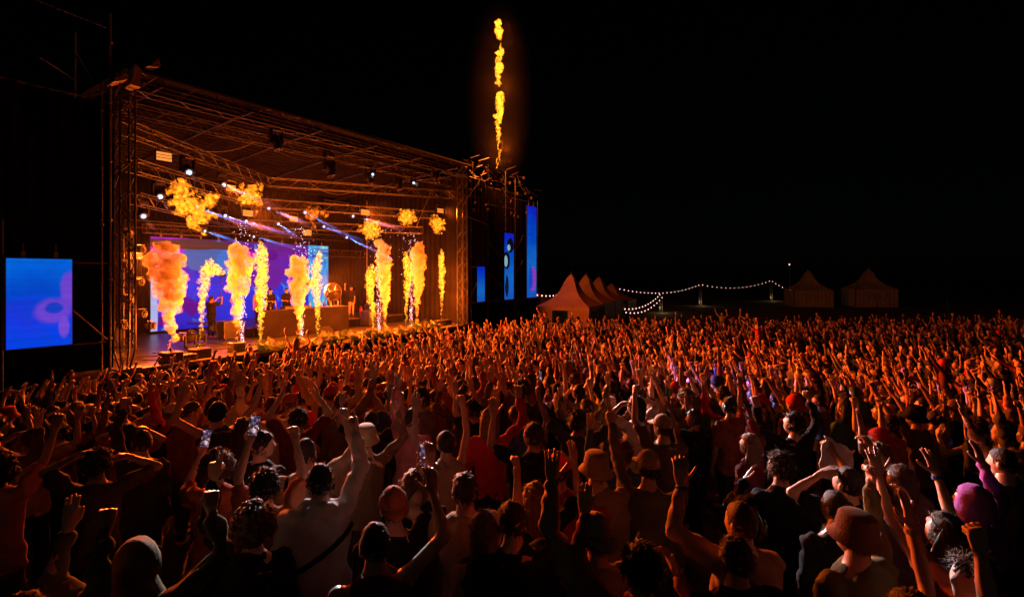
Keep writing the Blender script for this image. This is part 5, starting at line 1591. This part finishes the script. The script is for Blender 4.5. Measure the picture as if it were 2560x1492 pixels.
CROWD_GROUP = 'people in the concert crowd'
def phone_picture():
    m, N, L = new_mat('lit_phone_screen'); b = N["Principled BSDF"]; tc = N.new("ShaderNodeTexCoord")
    nz = N.new("ShaderNodeTexNoise"); nz.inputs["Scale"].default_value = 42; nz.inputs["Detail"].default_value = 3; L.new(tc.outputs["Object"], nz.inputs["Vector"])
    cr_ = N.new("ShaderNodeValToRGB"); e = cr_.color_ramp.elements; e[0].position = 0.38; e[0].color = (0.003, 0.004, 0.008, 1); e[1].position = 0.72; e[1].color = (0.7, 0.75, 1.0, 1)
    q = e.new(0.5); q.color = (0.10, 0.08, 0.22, 1); q = e.new(0.58); q.color = (0.55, 0.22, 0.04, 1)
    L.new(nz.outputs["Fac"], cr_.inputs[0]); L.new(cr_.outputs[0], b.inputs["Emission Color"]); b.inputs["Emission Strength"].default_value = 0.9; b.inputs["Base Color"].default_value = (0.01, 0.01, 0.01, 1)
    m.cycles.emission_sampling = 'NONE'
    return m
M['phone_screen'] = phone_picture()
M['phone_body'] = mat('phone_glass_back', (0.02, 0.02, 0.022), 0.2)
def phone(anchor, root_mat, label, dark=False):
    p, h_, palm = anchor
    t = tag(empty('phone'), label, 'phone', 'phones held up in the crowd')
    z_ = h_; y_ = palm; x_ = y_.cross(z_)
    t.matrix_world = root_mat @ (Matrix.Translation(p + palm * 0.03 + h_ * 0.05) @ Matrix((x_, y_, z_)).transposed().to_4x4())
    MB().bevel_box((0, 0, 0), (0.078, 0.010, 0.16), 0.004).build('case', M['phone_body'], t)
    MB().add([(-0.035, 0.0065, -0.074), (0.035, 0.0065, -0.074), (0.035, 0.0065, 0.074), (-0.035, 0.0065, 0.074)], [(3, 2, 1, 0)]).build('screen', M['phone_screen'], t)

# named individuals read off the photograph: head place, size, turn, arms, hands, sleeve, hair, hat, colours, label
HERO = [
 # px, py, H, turn, armL, armR, handL, handR, sleeve, hair, hat, top, hairc, hatc, look, label, extra
 (800, 1166, 1.78, 0.10, 'down', 'up', 'relax', 'point', 'long', 'short', None, 'white', 0, None, (0.0, 0.25), 'person in white hoodie pointing right finger up, bottom centre left', {'hoodie': 1, 'strap': 1, 'build': 1.12}),
 (940, 1315, 1.76, 0.15, 'down', 'bent', 'relax', 'relax', 'none', 'crop', None, 'maroon', 1, None, (0.0, 0.0), 'bare-shouldered person with cropped hair at the bottom, below the white hoodie', {'build': 1.1}),
 (335, 1365, 1.74, 0.05, 'bent', 'bent', 'flat', 'fist', 'long', 'short', 'hood', 'olive', 1, 'olive', (0.0, 0.1), 'hooded person in olive jacket, both arms up, bottom left', {'build': 1.1}),
 (40, 1500, 1.74, 0.0, 'down', 'up_fwd', 'relax', 'fist', 'long', 'short', None, 'olive', 1, None, (0.0, 0.0), 'olive sleeved person raising a fist in the bottom left corner', {}),
 (240, 1128, 1.75, 0.2, 'head', 'head', 'relax', 'relax', 'short', 'messy', None, 'brown', 1, None, (0.0, 0.1), 'person with tousled hair, elbows out and hands to head, left foreground', {}),
 (352, 1078, 1.75, 0.1, 'up', 'down', 'fist', 'relax', 'long', 'crop', None, 'charcoal', 1, None, (0.1, 0.1), 'crop-haired person with raised left arm, behind the tousled-haired one', {}),
 (475, 1006, 1.80, -0.4, 'down', 'chest', 'relax', 'relax', 'short', 'crop', None, 'brown', 1, None, (-0.5, 0.0), 'broad crop-haired person turned right, left of centre', {'build': 1.15}),
 (250, 980, 1.74, 0.2, 'down', 'mouth', 'relax', 'fist', 'short', 'messy', None, 'charcoal', 1, None, (-0.3, 0.0), 'person in charcoal shirt with tousled dark hair near the left edge', {}),
 (180, 998, 1.72, 0.1, 'bent', 'up', 'open', 'open', 'short', 'short', None, 'black', 1, None, (0.0, 0.2), 'dark-haired person with two open hands raised near the left edge', {}),
 (75, 1075, 1.72, 0.1, 'head', 'bent', 'relax', 'relax', 'short', 'short', None, 'tan', 2, None, (0.0, 0.1), 'person in tan shirt with elbow over head at the left edge', {}),
 (660, 1182, 1.72, 0.0, 'phone_hi', 'phone_hi', 'hold', 'hold', 'short', 'messy', None, 'rust', 0, None, (0.0, 0.15), 'person in rust shirt filming with a phone, left of the white hoodie', {'phone': 1}),
 (632, 1278, 1.68, 0.2, 'up', 'down', 'peace', 'relax', 'long', 'curly', None, 'black', 2, None, (0.0, 0.1), 'curly-haired person making a two-finger sign, bottom left of centre', {}),
 (540, 1140, 1.70, 0.1, 'phone', 'down', 'hold', 'relax', 'short', 'curly', None, 'rust', 2, None, (0.0, 0.1), 'curly-haired person holding up a bright phone, left foreground', {'phone': 1}),
 (762, 1100, 1.80, 0.0, 'down', 'bent', 'relax', 'fist', 'long', 'crop', None, 'tan', 0, None, (0.0, 0.1), 'shaven person in tan top with dark pack straps, behind white hoodie', {'straps': 1, 'build': 1.1}),
 (647, 1083, 1.78, -0.5, 'down', 'down', 'relax', 'relax', 'short', 'short', None, 'black', 0, None, (-0.7, 0.0), 'person in black shirt in pale rim light, head turned right', {}),
 (722, 988, 1.76, -0.3, 'down', 'down', 'relax', 'relax', 'short', 'short', 'cap_back', 'rust', 1, 'rust', (-0.5, 0.0), 'person in rust shirt with backward cap, left of centre', {'build': 1.1}),
 (852, 986, 1.78, 0.1, 'down', 'up_out', 'relax', 'open', 'long', 'short', None, 'brown', 1, None, (0.0, 0.0), 'person in brown shirt waving an open right hand, above the white hoodie', {}),
 (915, 1068, 1.74, 0.0, 'down', 'bent', 'relax', 'fist', 'long', 'short', 'bucket', 'brown', 1, 'tan', (0.0, 0.1), 'person in tan brimmed hat in the middle foreground', {}),
 (1117, 1080, 1.72, 0.15, 'up', 'up', 'flat', 'fist', 'none', 'bun', None, 'tan', 1, None, (0.0, 0.2), 'tank-top person with both arms stretched straight up, centre', {}),
 (985, 1228, 1.74, 0.1, 'down', 'pump', 'relax', 'relax', 'short', 'short', 'cap_back', 'black', 1, 'rust', (0.0, 0.1), 'person in orange cap and black shirt right of the white hoodie', {}),
 (1035, 1182, 1.70, 0.1, 'down', 'down', 'relax', 'relax', 'long', 'long', None, 'black', 2, None, (0.0, 0.1), 'long-haired person in black right of the orange cap', {}),
 (1165, 1190, 1.78, 0.0, 'phone', 'down', 'hold', 'relax', 'long', 'short', None, 'tan', 1, None, (0.0, -0.1), 'person in tan jacket looking down at a small bright phone', {'phone': 1, 'build': 1.1}),
 (1212, 1285, 1.66, 0.1, 'down', 'up', 'relax', 'fist', 'none', 'long', None, 'charcoal', 3, None, (0.0, 0.1), 'long-haired person with right fist up, bottom centre', {}),
 (1285, 1262, 1.72, 0.05, 'down', 'down', 'relax', 'relax', 'long', 'short', None, 'black', 1, None, (0.2, 0.0), 'short-haired person in black at the bottom centre, dark back', {'build': 1.1}),
 (1342, 1215, 1.68, 0.1, 'down', 'bent', 'relax', 'open', 'short', 'long', None, 'black', 3, None, (0.0, 0.0), 'long fair-haired person in black left of the red shirt', {}),
 (1393, 1140, 1.76, -0.9, 'down', 'mouth', 'relax', 'relax', 'short', 'short', 'cap', 'red', 1, 'red', (0.5, 0.0), 'person in bright red t-shirt and red cap', {'build': 1.1}),
 (1492, 1138, 1.76, -0.2, 'down', 'down', 'relax', 'relax', 'long', 'short', 'bucket', 'tan', 1, 'tan', (0.3, 0.1), 'person in tan brimmed hat and tan shirt right of the red shirt', {'build': 1.1}),
 (1622, 1134, 1.76, -0.6, 'up_fwd', 'down', 'fist', 'relax', 'long', 'short', 'cap', 'olive', 1, 'tan', (0.5, 0.05), 'person in tan cap with left fist up, right of the brimmed hat', {}),
 (1496, 1296, 1.76, 0.0, 'up', 'down', 'open', 'relax', 'long', 'short', 'cap_back', 'tan', 1, 'tan', (0.0, 0.1), 'person in backward tan cap raising a sleeved left arm, bottom centre right', {}),
 (1605, 1372, 1.74, -0.4, 'pump', 'mouth', 'flat', 'relax', 'long', 'messy', None, 'rust', 0, None, (0.3, 0.0), 'person with glossy dark hair and big raised hand, bottom right of centre', {}),
 (1862, 1262, 1.80, -0.2, 'bent', 'down', 'relax', 'relax', 'long', 'crop', None, 'tan', 2, None, (0.25, 0.05), 'short-haired person in tan long sleeves, left hand raised, facing left', {}),
 (1846, 1352, 1.70, -0.3, 'down', 'down', 'relax', 'relax', 'short', 'short', None, 'black', 1, None, (0.3, 0.0), 'person in black shirt in front of the tan long sleeves', {'build': 1.1}),
 (2128, 1170, 1.78, -0.3, 'head', 'down', 'flat', 'relax', 'short', 'crop', None, 'black', 0, None, (0.2, 0.35), 'person in black shading eyes with flat hand, right foreground', {}),
 (2095, 1232, 1.68, -0.35, 'down', 'down', 'relax', 'relax', 'long', 'bun', None, 'black', 0, None, (0.2, 0.2), 'pale-lit person with sleek dark tied hair below the eye-shading one', {}),
 (2150, 1292, 1.78, -0.1, 'down', 'pump', 'relax', 'fist', 'long', 'short', 'bucket', 'olive', 1, 'brown', (0.2, 0.1), 'person in large brown hat at the lower right', {'build': 1.1}),
 (2262, 1168, 1.74, -0.3, 'reach', 'reach', 'hold', 'hold', 'short', 'long', None, 'brown', 2, None, (0.1, 0.3), 'long-haired person stretching both hands toward a white cloth', {}),
 (2372, 1288, 1.72, -0.4, 'up_fwd', 'up_fwd', 'open', 'open', 'none', 'long', None, 'brown', 2, None, (0.2, 0.45), 'pale-lit long-haired person reaching up with both bare arms, lower right', {}),
 (2440, 1222, 1.74, -0.2, 'down', 'bent', 'relax', 'open', 'long', 'short', 'hood', 'purple', 2, 'purple', (0.0, 0.2), 'person in purple hooded jacket waving, right edge', {}),
 (2452, 1392, 1.74, 0.9, 'up', 'bent', 'fist', 'relax', 'short', 'messy', None, 'rust', 1, None, (0.3, 0.1), 'person in rust shirt turned to camera, bottom right', {'build': 1.1}),
 (2300, 1490, 1.74, 0.0, 'down', 'up', 'relax', 'open', 'none', 'short', None, 'black', 1, None, (0.0, 0.0), 'bare arm person with an open hand raised at the bottom right edge', {'band': 1}),
 (1955, 1135, 1.72, -0.4, 'mouth', 'down', 'open', 'relax', 'long', 'messy', None, 'black', 0, None, (0.3, 0.2), 'dark-clad person with pale tousled highlights and hand to face, right', {}),
 (1420, 905, 2.0, 0.1, 'down', 'reach', 'relax', 'relax', 'long', 'long', None, 'black', 3, None, (0.0, 0.1), 'long fair-haired person sitting high above the middle of the crowd', {}),
 (1005, 875, 2.05, 0.2, 'up', 'down', 'peace', 'relax', 'long', 'messy', None, 'maroon', 1, None, (-0.2, 0.1), 'red-lit person raised above the crowd just before the stage', {'build': 1.15}),
 (1400, 985, 1.66, 0.1, 'phone_hi', 'down', 'hold', 'relax', 'long', 'long', None, 'black', 4, None, (0.0, 0.1), 'fair-haired person in black holding a phone, mid crowd', {'phone': 1}),
 (1310, 965, 1.76, 0.0, 'down', 'down', 'relax', 'relax', 'long', 'short', 'beanie', 'charcoal', 1, 'charcoal', (0.0, 0.0), 'person in charcoal beanie right of centre, mid crowd', {}),
 (1660, 1042, 1.76, -0.3, 'up', 'down', 'fist', 'relax', 'short', 'short', 'cap', 'brown', 1, 'tan', (0.4, 0.1), 'person in curved tan cap, fist up, right of centre', {}),
 (1990, 1035, 1.76, -0.2, 'bent', 'bent', 'fist', 'fist', 'long', 'messy', None, 'black', 0, None, (0.3, 0.3), 'person in black with two fists beside the chin, right half', {}),
 (2230, 1040, 1.74, -0.2, 'pump', 'down', 'fist', 'relax', 'short', 'short', None, 'rust', 1, None, (0.3, 0.2), 'person in rust shirt with left fist by the face, right half', {}),
]
hero_spots = []
HELD = {}
def band(root, anchor, color):
    p, h_, palm = anchor
    o = MB().lathe([(0.033, -0.012), (0.036, -0.012), (0.036, 0.012), (0.033, 0.012)], p - h_ * 0.11, 12, h_).build('wristband', M['hat'], root); o.color = (*color, 1)

for i, (px, py, H, turn, aL, aR, hL, hR, slv, hr, ht, tc_, hc_, htc, look, label, ex) in enumerate(HERO):
    meshes, tips = make_person(aL, aR, hL, hR, slv, hr, ht, 100 + i, ex.get('build', 1.0), look, 0.03, False, hoodie=bool(ex.get('hoodie')))
    meshes['top_name'] = 'hoodie' if ex.get('hoodie') or ht == 'hood' else ('shirt' if slv == 'short' else 'vest' if slv == 'none' else 'jacket')
    lift = 0.0
    if H > 1.9: lift = H - 1.72; H_ = 1.72
    else: H_ = H
    x, y = locate(px, py, H)
    hero_spots.append((x, y))
    rnd = random.Random(i)
    root = person_object(meshes, x, y, ground_z(x, y) + lift, facing(x, y, turn), H_ / 1.752, COLS[tc_], COLS[rnd.choice(['navy', 'black', 'charcoal'])], SKINS[i % len(SKINS)] if i % 6 != 4 else SKINS[1], HAIRS[hc_], COLS[htc] if htc else (0, 0, 0), label, CROWD_GROUP)
    mw = Matrix.Translation(root.location) @ Matrix.Rotation(root.rotation_euler.z, 4, 'Z') @ Matrix.Scale(H_ / 1.752, 4)
    if ex.get('phone'):
        side = -1 if aL in ('phone', 'phone_hi') else 1
        phone(tips[side], mw, 'phone filming the stage, held up just left of the white hoodie' if 'rust' in label else 'bright phone held up by a curly-haired person in the left foreground' if 'curly' in label
              else 'small bright phone held low before a tan jacket' if 'tan jacket' in label else 'phone held up by a fair-haired person in the mid crowd')
    if 'white cloth' in label: HELD['grip'] = mw @ ((tips[-1][0] + tips[1][0]) / 2)
    if ex.get('strap'):
        pts = [(0.21 * math.cos(a), 0.155 * math.sin(a) - 0.005, 1.19 + 0.13 * math.cos(a)) for a in [k * 2 * math.pi / 24 for k in range(25)]]
        o = MB().path(pts, 0.017, 6).build('bag_strap', M['denim'], root); o.color = (0.01, 0.01, 0.01, 1)
    if ex.get('straps'):
        for sx in (-1, 1):
            o = MB().path([(sx * 0.12, 0.12, 1.1), (sx * 0.13, 0.13, 1.3), (sx * 0.12, 0.04, 1.47), (sx * 0.12, -0.11, 1.42), (sx * 0.1, -0.15, 1.2)], 0.022, 6).build('pack_strap', M['denim'], root); o.color = (0.01, 0.01, 0.01, 1)
    if ex.get('band') or i in (20, 30, 33, 36):
        band(root, tips[1 if aR != 'down' else -1], (0.3, 0.2, 0.1) if i % 2 else (0.05, 0.12, 0.35))

# the white cloth held out by the long-haired person
def held_cloth():
    c = HELD['grip']
    t = MB(); n = 9; V = []; F = []
    for j in range(n):
        for i in range(n):
            V.append((i * 0.045 + 0.02 * mnoise.noise((i, j, 0)), 0.05 * mnoise.noise((i * 0.6, j * 0.6, 2)), -j * 0.04 + 0.03 * mnoise.noise((i * 0.8, j * 0.5, 5)) - 0.012 * i))
    for j in range(n - 1):
        for i in range(n - 1):
            a = j * n + i; F.append((a, a + 1, a + n + 1, a + n))
    t.v = V; t.f = F
    o = t.build('white_cloth', mat('white_cotton', (0.7, 0.72, 0.78), 0.85), None, True)
    md = o.modifiers.new('thick', 'SOLIDIFY'); md.thickness = 0.006
    o.location = (c.x - 0.22, c.y - 0.05, c.z + 0.06); o.rotation_euler = (0, 0.2, 0.3)
    tag(o, 'crumpled white cloth held up in the right foreground', 'cloth')
held_cloth()

# ---- the rest of the near crowd: shared variants, each person an object
PAIRS = [('bent', 'up_out', 'both arms raised'), ('up', 'down', 'left arm raised'), ('down', 'up', 'right arm raised'), ('up_out', 'bent', 'arms spread high'), ('clap', 'clap', 'clapping overhead'), ('bent', 'bent', 'elbows bent up'),
         ('down', 'pump', 'right fist pumping'), ('pump', 'down', 'left fist pumping'), ('up_fwd', 'up_fwd', 'both arms forward'), ('down', 'bent', 'right elbow bent up'), ('down', 'down', 'arms down'), ('head', 'head', 'hands on head'),
         ('up_fwd', 'down', 'left arm forward'), ('down', 'up_fwd', 'right arm forward'), ('up_out', 'bent', 'arms raised unevenly'), ('down', 'down', 'arms down'), ('bent', 'pump', 'both arms raised'), ('mouth', 'up', 'right arm raised')]
VAR = []
vr = random.Random(77)
STY = [('short', None, 'short-haired'), ('crop', None, 'crop-haired'), ('long', None, 'long-haired'), ('messy', None, 'tousled'), ('short', None, 'short-haired'), ('crop', None, 'crop-haired'), ('messy', None, 'tousled'), ('long', None, 'long-haired'), ('curly', None, 'curly-haired'), ('bun', None, 'tied-haired'), ('short', 'cap', 'capped'), ('short', 'cap_back', 'back-capped'), ('short', 'bucket', 'hatted'), ('long', None, 'long-haired'), ('short', None, 'short-haired'), ('messy', None, 'tousled')]
for i in range(26):
    aL, aR, ph = PAIRS[i % len(PAIRS)]
    st_, ht, hp = STY[(i * 5 + i // 17) % len(STY)]
    slv = vr.choice(['short', 'short', 'long', 'none', 'long', 'short'])
    hands = [vr.choice(['open', 'open', 'relax', 'flat', 'point', 'peace', 'fist', 'relax']) if a != 'down' else 'relax' for a in (aL, aR)]
    me, tp = make_person(aL, aR, hands[0], hands[1], slv, st_, ht, 300 + i, vr.uniform(0.92, 1.12), (vr.uniform(-0.3, 0.3), vr.uniform(-0.05, 0.35)), vr.uniform(-0.03, 0.08), False, step=vr.uniform(0, 1), pack=i in (4, 13, 21))
    me['top_name'] = {'short': 'shirt', 'long': 'sweater', 'none': 'vest'}[slv]
    VAR.append((me, ph, hp, me['top_name']))

def in_photo(x, y, z):
    px = 1280 + 1321 * x / y; py = 686 + 1321 * (CAM_Z - z) / y
    return px, py

pts = list(hero_spots); grid = {}
def near_ok(x, y, d):
    gx, gy = int(x // 0.8), int(y // 0.8)
    for a in (-1, 0, 1):
        for b_ in (-1, 0, 1):
            for (qx, qy) in grid.get((gx + a, gy + b_), ()):
                if (qx - x) ** 2 + (qy - y) ** 2 < d * d: return False
    return True
def put(x, y): grid.setdefault((int(x // 0.8), int(y // 0.8)), []).append((x, y))
for p in hero_spots: put(*p)
cr = random.Random(2024); spots = []
for k in range(60000):
    y = 2.3 + 31.0 * math.sqrt(cr.random()) if cr.random() < 0.8 else cr.uniform(2.3, 14)
    x = cr.uniform(-1.02, 1.02) * y + cr.uniform(-0.5, 0.5)
    rel = np.array([x, y]) - STAGE_O
    s_, v_ = float(rel @ STAGE_U), float(rel @ STAGE_V)
    if v_ > -2.3 and s_ < 19.5: continue
    if s_ >= 19.5 and v_ > -2.2: continue
    if y > 28.5 + 5.0 * mnoise.noise((x * 0.13, 0, 0)) + 2.0 * mnoise.noise((x * 0.6, 3, 0)) and cr.random() > 0.10: continue
    # thin out to the far left where the field is dark and empty
    px, py = in_photo(x, y, ground_z(x, y) + 1.75)
    if px < 330 and py < 960 and cr.random() > 0.15: continue
    if y < 4.3: continue
    if y > 8 and mnoise.noise((x * 0.55, y * 0.4, 4.0)) < -0.28 and cr.random() < 0.75: continue
    d = 0.74 if y < 6.5 else 0.56 if y < 13 else 0.58
    if any((hx - x) ** 2 + (hy - y) ** 2 < (0.62 if y < 6 else 0.5) ** 2 for hx, hy in hero_spots): continue
    if not near_ok(x, y, d): continue
    put(x, y); spots.append((x, y))
spots.sort(key=lambda p: p[1])
near, far = [], []
for (x, y) in spots:
    px, py = in_photo(x, y, ground_z(x, y) + 1.72)
    if -40 < px < 2600 and py < 1530:
        if len(near) < 300 - len(HERO): near.append((x, y))
        else: far.append((x, y))
TOPC = ['black', 'black', 'black', 'charcoal', 'charcoal', 'charcoal', 'navy', 'grey', 'black', 'brown', 'maroon', 'olive', 'black', 'black', 'charcoal', 'white', 'tan', 'cream', 'olive', 'navy', 'rust', 'brown', 'red', 'maroon', 'green', 'blue', 'pink', 'yellow', 'brown']
ORD = ['first', 'second', 'third', 'fourth', 'fifth', 'sixth', 'seventh', 'eighth', 'ninth', 'tenth', 'eleventh', 'twelfth', 'thirteenth', 'fourteenth', 'fifteenth', 'sixteenth', 'seventeenth', 'eighteenth', 'nineteenth', 'twentieth']
near.sort(key=lambda p: p[1])
ROW = 18
for r0 in range(0, len(near), ROW):
    row = sorted(near[r0:r0 + ROW], key=lambda p: p[0] / p[1])
    for k, (x, y) in enumerate(row):
        me, ph, hp, tn = cr.choice(VAR)
        c = cr.choice(TOPC); rn = r0 // ROW
        lab = '%s person in %s %s, %s, %s from left in %snearest row' % (hp, c, tn, ph, ORD[k], ORD[rn] + ' ' if rn else '')
        person_object(me, x, y, ground_z(x, y), facing(x, y, cr.gauss(0, 0.35)), cr.uniform(0.92, 1.06), COLS[c], COLS[cr.choice(['navy', 'black', 'charcoal', 'brown'])], cr.choice(SKINS), HAIRS[cr.choice([0, 0, 0, 1, 1, 2, 3])], COLS[cr.choice(['black', 'charcoal', 'navy', 'red', 'white'])], lab, CROWD_GROUP)

# ---- the far crowd: one mass
def build_far_crowd():
    lib = []
    for i in range(18):
        aL, aR, ph = PAIRS[i % len(PAIRS)]
        if i % 3 == 1 and aL != 'down': aL = 'up_fwd'
        if i % 4 == 2 and aR != 'down': aR = 'reach'
        st_, ht, hp = STY[(i * 5) % len(STY)]
        hands = [vr.choice(['open', 'fist', 'flat', 'point']) if a != 'down' else 'relax' for a in (aL, aR)]
        me, tp = make_person(aL, aR, hands[0], hands[1], vr.choice(['short', 'long', 'none', 'short']), st_, ht if ht != 'bucket' else 'bucket', 500 + i, vr.uniform(0.92, 1.1), (vr.uniform(-0.3, 0.3), vr.uniform(0, 0.3)), 0.02, True)
        parts = []
        for key in ('body', 'top', 'trousers', 'hair', 'hat'):
            if key not in me: continue
            m_ = me[key]; m_.calc_loop_triangles()
            tri = np.empty(len(m_.loop_triangles) * 3, np.int32); m_.loop_triangles.foreach_get('vertices', tri)
            co = np.empty(len(m_.vertices) * 3, np.float32); m_.vertices.foreach_get('co', co)
            parts.append((key, co.reshape(-1, 3), tri.reshape(-1, 3)))
        lib.append(parts)
    Vs, Fs, Cs = [], [], []; off = 0
    for (x, y) in far:
        parts = cr.choice(lib); a = facing(x, y, cr.gauss(0, 0.45)); sc = cr.uniform(0.97, 1.17); up_ = cr.uniform(0.3, 0.7) if cr.random() < 0.03 else 0.0
        ca, sa = math.cos(a), math.sin(a); z0 = ground_z(x, y)
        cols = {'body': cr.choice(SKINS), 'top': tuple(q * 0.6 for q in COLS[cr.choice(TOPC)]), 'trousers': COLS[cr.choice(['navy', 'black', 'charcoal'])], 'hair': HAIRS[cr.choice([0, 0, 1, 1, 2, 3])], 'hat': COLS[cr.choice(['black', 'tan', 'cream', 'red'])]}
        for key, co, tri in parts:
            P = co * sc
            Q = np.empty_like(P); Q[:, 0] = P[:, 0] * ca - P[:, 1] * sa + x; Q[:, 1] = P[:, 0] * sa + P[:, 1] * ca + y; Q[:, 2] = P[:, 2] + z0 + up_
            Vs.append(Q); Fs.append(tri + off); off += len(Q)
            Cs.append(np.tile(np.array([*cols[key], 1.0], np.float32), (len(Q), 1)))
    V = np.concatenate(Vs).astype(np.float32); F = np.concatenate(Fs).astype(np.int32); C = np.concatenate(Cs)
    me = bpy.data.meshes.new('crowd')
    me.vertices.add(len(V)); me.vertices.foreach_set('co', V.ravel())
    me.loops.add(F.size); me.loops.foreach_set('vertex_index', F.ravel())
    me.polygons.add(len(F)); me.polygons.foreach_set('loop_start', np.arange(0, F.size, 3, dtype=np.int32))
    me.polygons.foreach_set('use_smooth', np.ones(len(F), bool))
    at = me.color_attributes.new('own_colour', 'FLOAT_COLOR', 'POINT'); at.data.foreach_set('color', C.ravel())
    me.update(calc_edges=True)
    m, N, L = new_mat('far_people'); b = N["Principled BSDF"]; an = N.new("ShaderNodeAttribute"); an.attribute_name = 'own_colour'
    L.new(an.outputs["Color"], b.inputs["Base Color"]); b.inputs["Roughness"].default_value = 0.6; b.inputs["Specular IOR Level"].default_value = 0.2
    o = link('crowd', me, m)
    tag(o, 'dense far crowd with raised arms reaching back to the tents', 'crowd', kind='stuff')
    print('FAR', len(far), 'tris', len(F), 'near', len(near))
build_far_crowd()

# ---- people on the stage
def stage_person(spec, s, v, z, turn, H, topc, legc, hairc, label, hatc=None, seed=700, look=(0, 0), build=1.0, slv='short', hr='short', ht=None):
    aL, aR, hL, hR = spec
    me, tp = make_person(aL, aR, hL, hR, slv, hr, ht, seed, build, look, 0.0, False); me['top_name'] = 'shirt'
    p = S(s, v, z)
    root = person_object(me, p.x, p.y, z, STAGE_A + turn, H / 1.752, COLS[topc], COLS[legc], SKINS[0], HAIRS[hairc], COLS[hatc] if hatc else (0, 0, 0), label, 'people on the stage')
    return root, tp
op, tp = stage_person(('grip', 'grip', 'fist', 'fist'), 6.1, 6.2, DECK, R(-75), 1.95, 'black', 'black', 1, 'camera operator in black holding a long gimbal pole aloft on stage', None, 701, (0.0, 0.3), 1.1)
mw = Matrix.Translation(op.location) @ Matrix.Rotation(op.rotation_euler.z, 4, 'Z') @ Matrix.Scale(1.95 / 1.752, 4)
g0 = mw @ ((tp[-1][0] + tp[1][0]) / 2)
def gimbal(p):
    t = tag(empty('camera_gimbal', p), 'long black gimbal pole with a small camera held up on stage', 'camera')
    MB().tube((0, 0, -0.45), (0.12, -0.05, 0.85), 0.022, n=8).build('pole', M['black_metal'], t)
    MB().path([(0.12, -0.05, 0.85), (0.0, -0.05, 0.92), (-0.04, -0.05, 1.05), (0.1, -0.05, 1.15), (0.26, -0.05, 1.1), (0.3, -0.05, 0.98)], 0.02, 6).build('gimbal_arm', M['black_metal'], t)
    MB().bevel_box((0.12, -0.05, 1.03), (0.16, 0.11, 0.11), 0.015).build('camera_body', M['black_metal'], t)
    MB().lathe([(0.045, 0), (0.045, 0.1), (0.05, 0.11), (0.04, 0.11), (0.01, 0.1)], (0.2, -0.05, 1.03), 12, (1, -0.2, 0)).build('camera_lens', M['dead_lens'], t, True)
gimbal(g0)
stage_person(('up', 'down', 'open', 'relax'), 7.75, 5.0, RISER, R(170), 1.8, 'tan', 'black', 2, 'performer behind the left table end stretching an arm up high', None, 702, (0, 0.2))
stage_person(('down', 'drum', 'relax', 'relax'), 8.3, 4.9, RISER, R(185), 1.8, 'black', 'black', 0, 'performer in black at the decks behind the table', None, 703, (0, -0.3), 1.05)
stage_person(('bent', 'drum', 'fist', 'relax'), 9.2, 4.9, RISER, R(175), 1.8, 'black', 'black', 0, 'second performer in black right of the first, behind the table', None, 704, (0, -0.1), 1.05)
stage_person(('down', 'bent', 'relax', 'fist'), 14.35, 6.0, RISER, R(150), 1.78, 'black', 'cream', 0, 'man in black shirt and white trousers beside the round fan', None, 705)
stage_person(('bent', 'down', 'fist', 'relax'), 12.95, 6.2, RISER, R(200), 1.72, 'charcoal', 'black', 0, 'crew member in dark shirt left of the round fan', None, 706)
# ================================================================== stage fog
def stage_fog():
    m, N, L = new_mat('thin_stage_fog')
    N.remove(N["Principled BSDF"])
    pv = N.new("ShaderNodeVolumePrincipled"); pv.inputs["Color"].default_value = (0.9, 0.9, 0.9, 1); pv.inputs["Density"].default_value = 0.0009; pv.inputs["Anisotropy"].default_value = 0.2
    L.new(pv.outputs[0], N["Material Output"].inputs["Volume"])
    o = MB().box((9.0, 5.05, 6.1), (17.6, 9.9, 8.6)).build('stage_fog', m)
    o.location = S(0, 0, 0); o.rotation_euler = (0, 0, STAGE_A)
    tag(o, 'thin fog hanging in the stage, lit by the beams', 'fog', kind='stuff')
stage_fog()
bpy.data.scenes.remove(WORKSHOP)
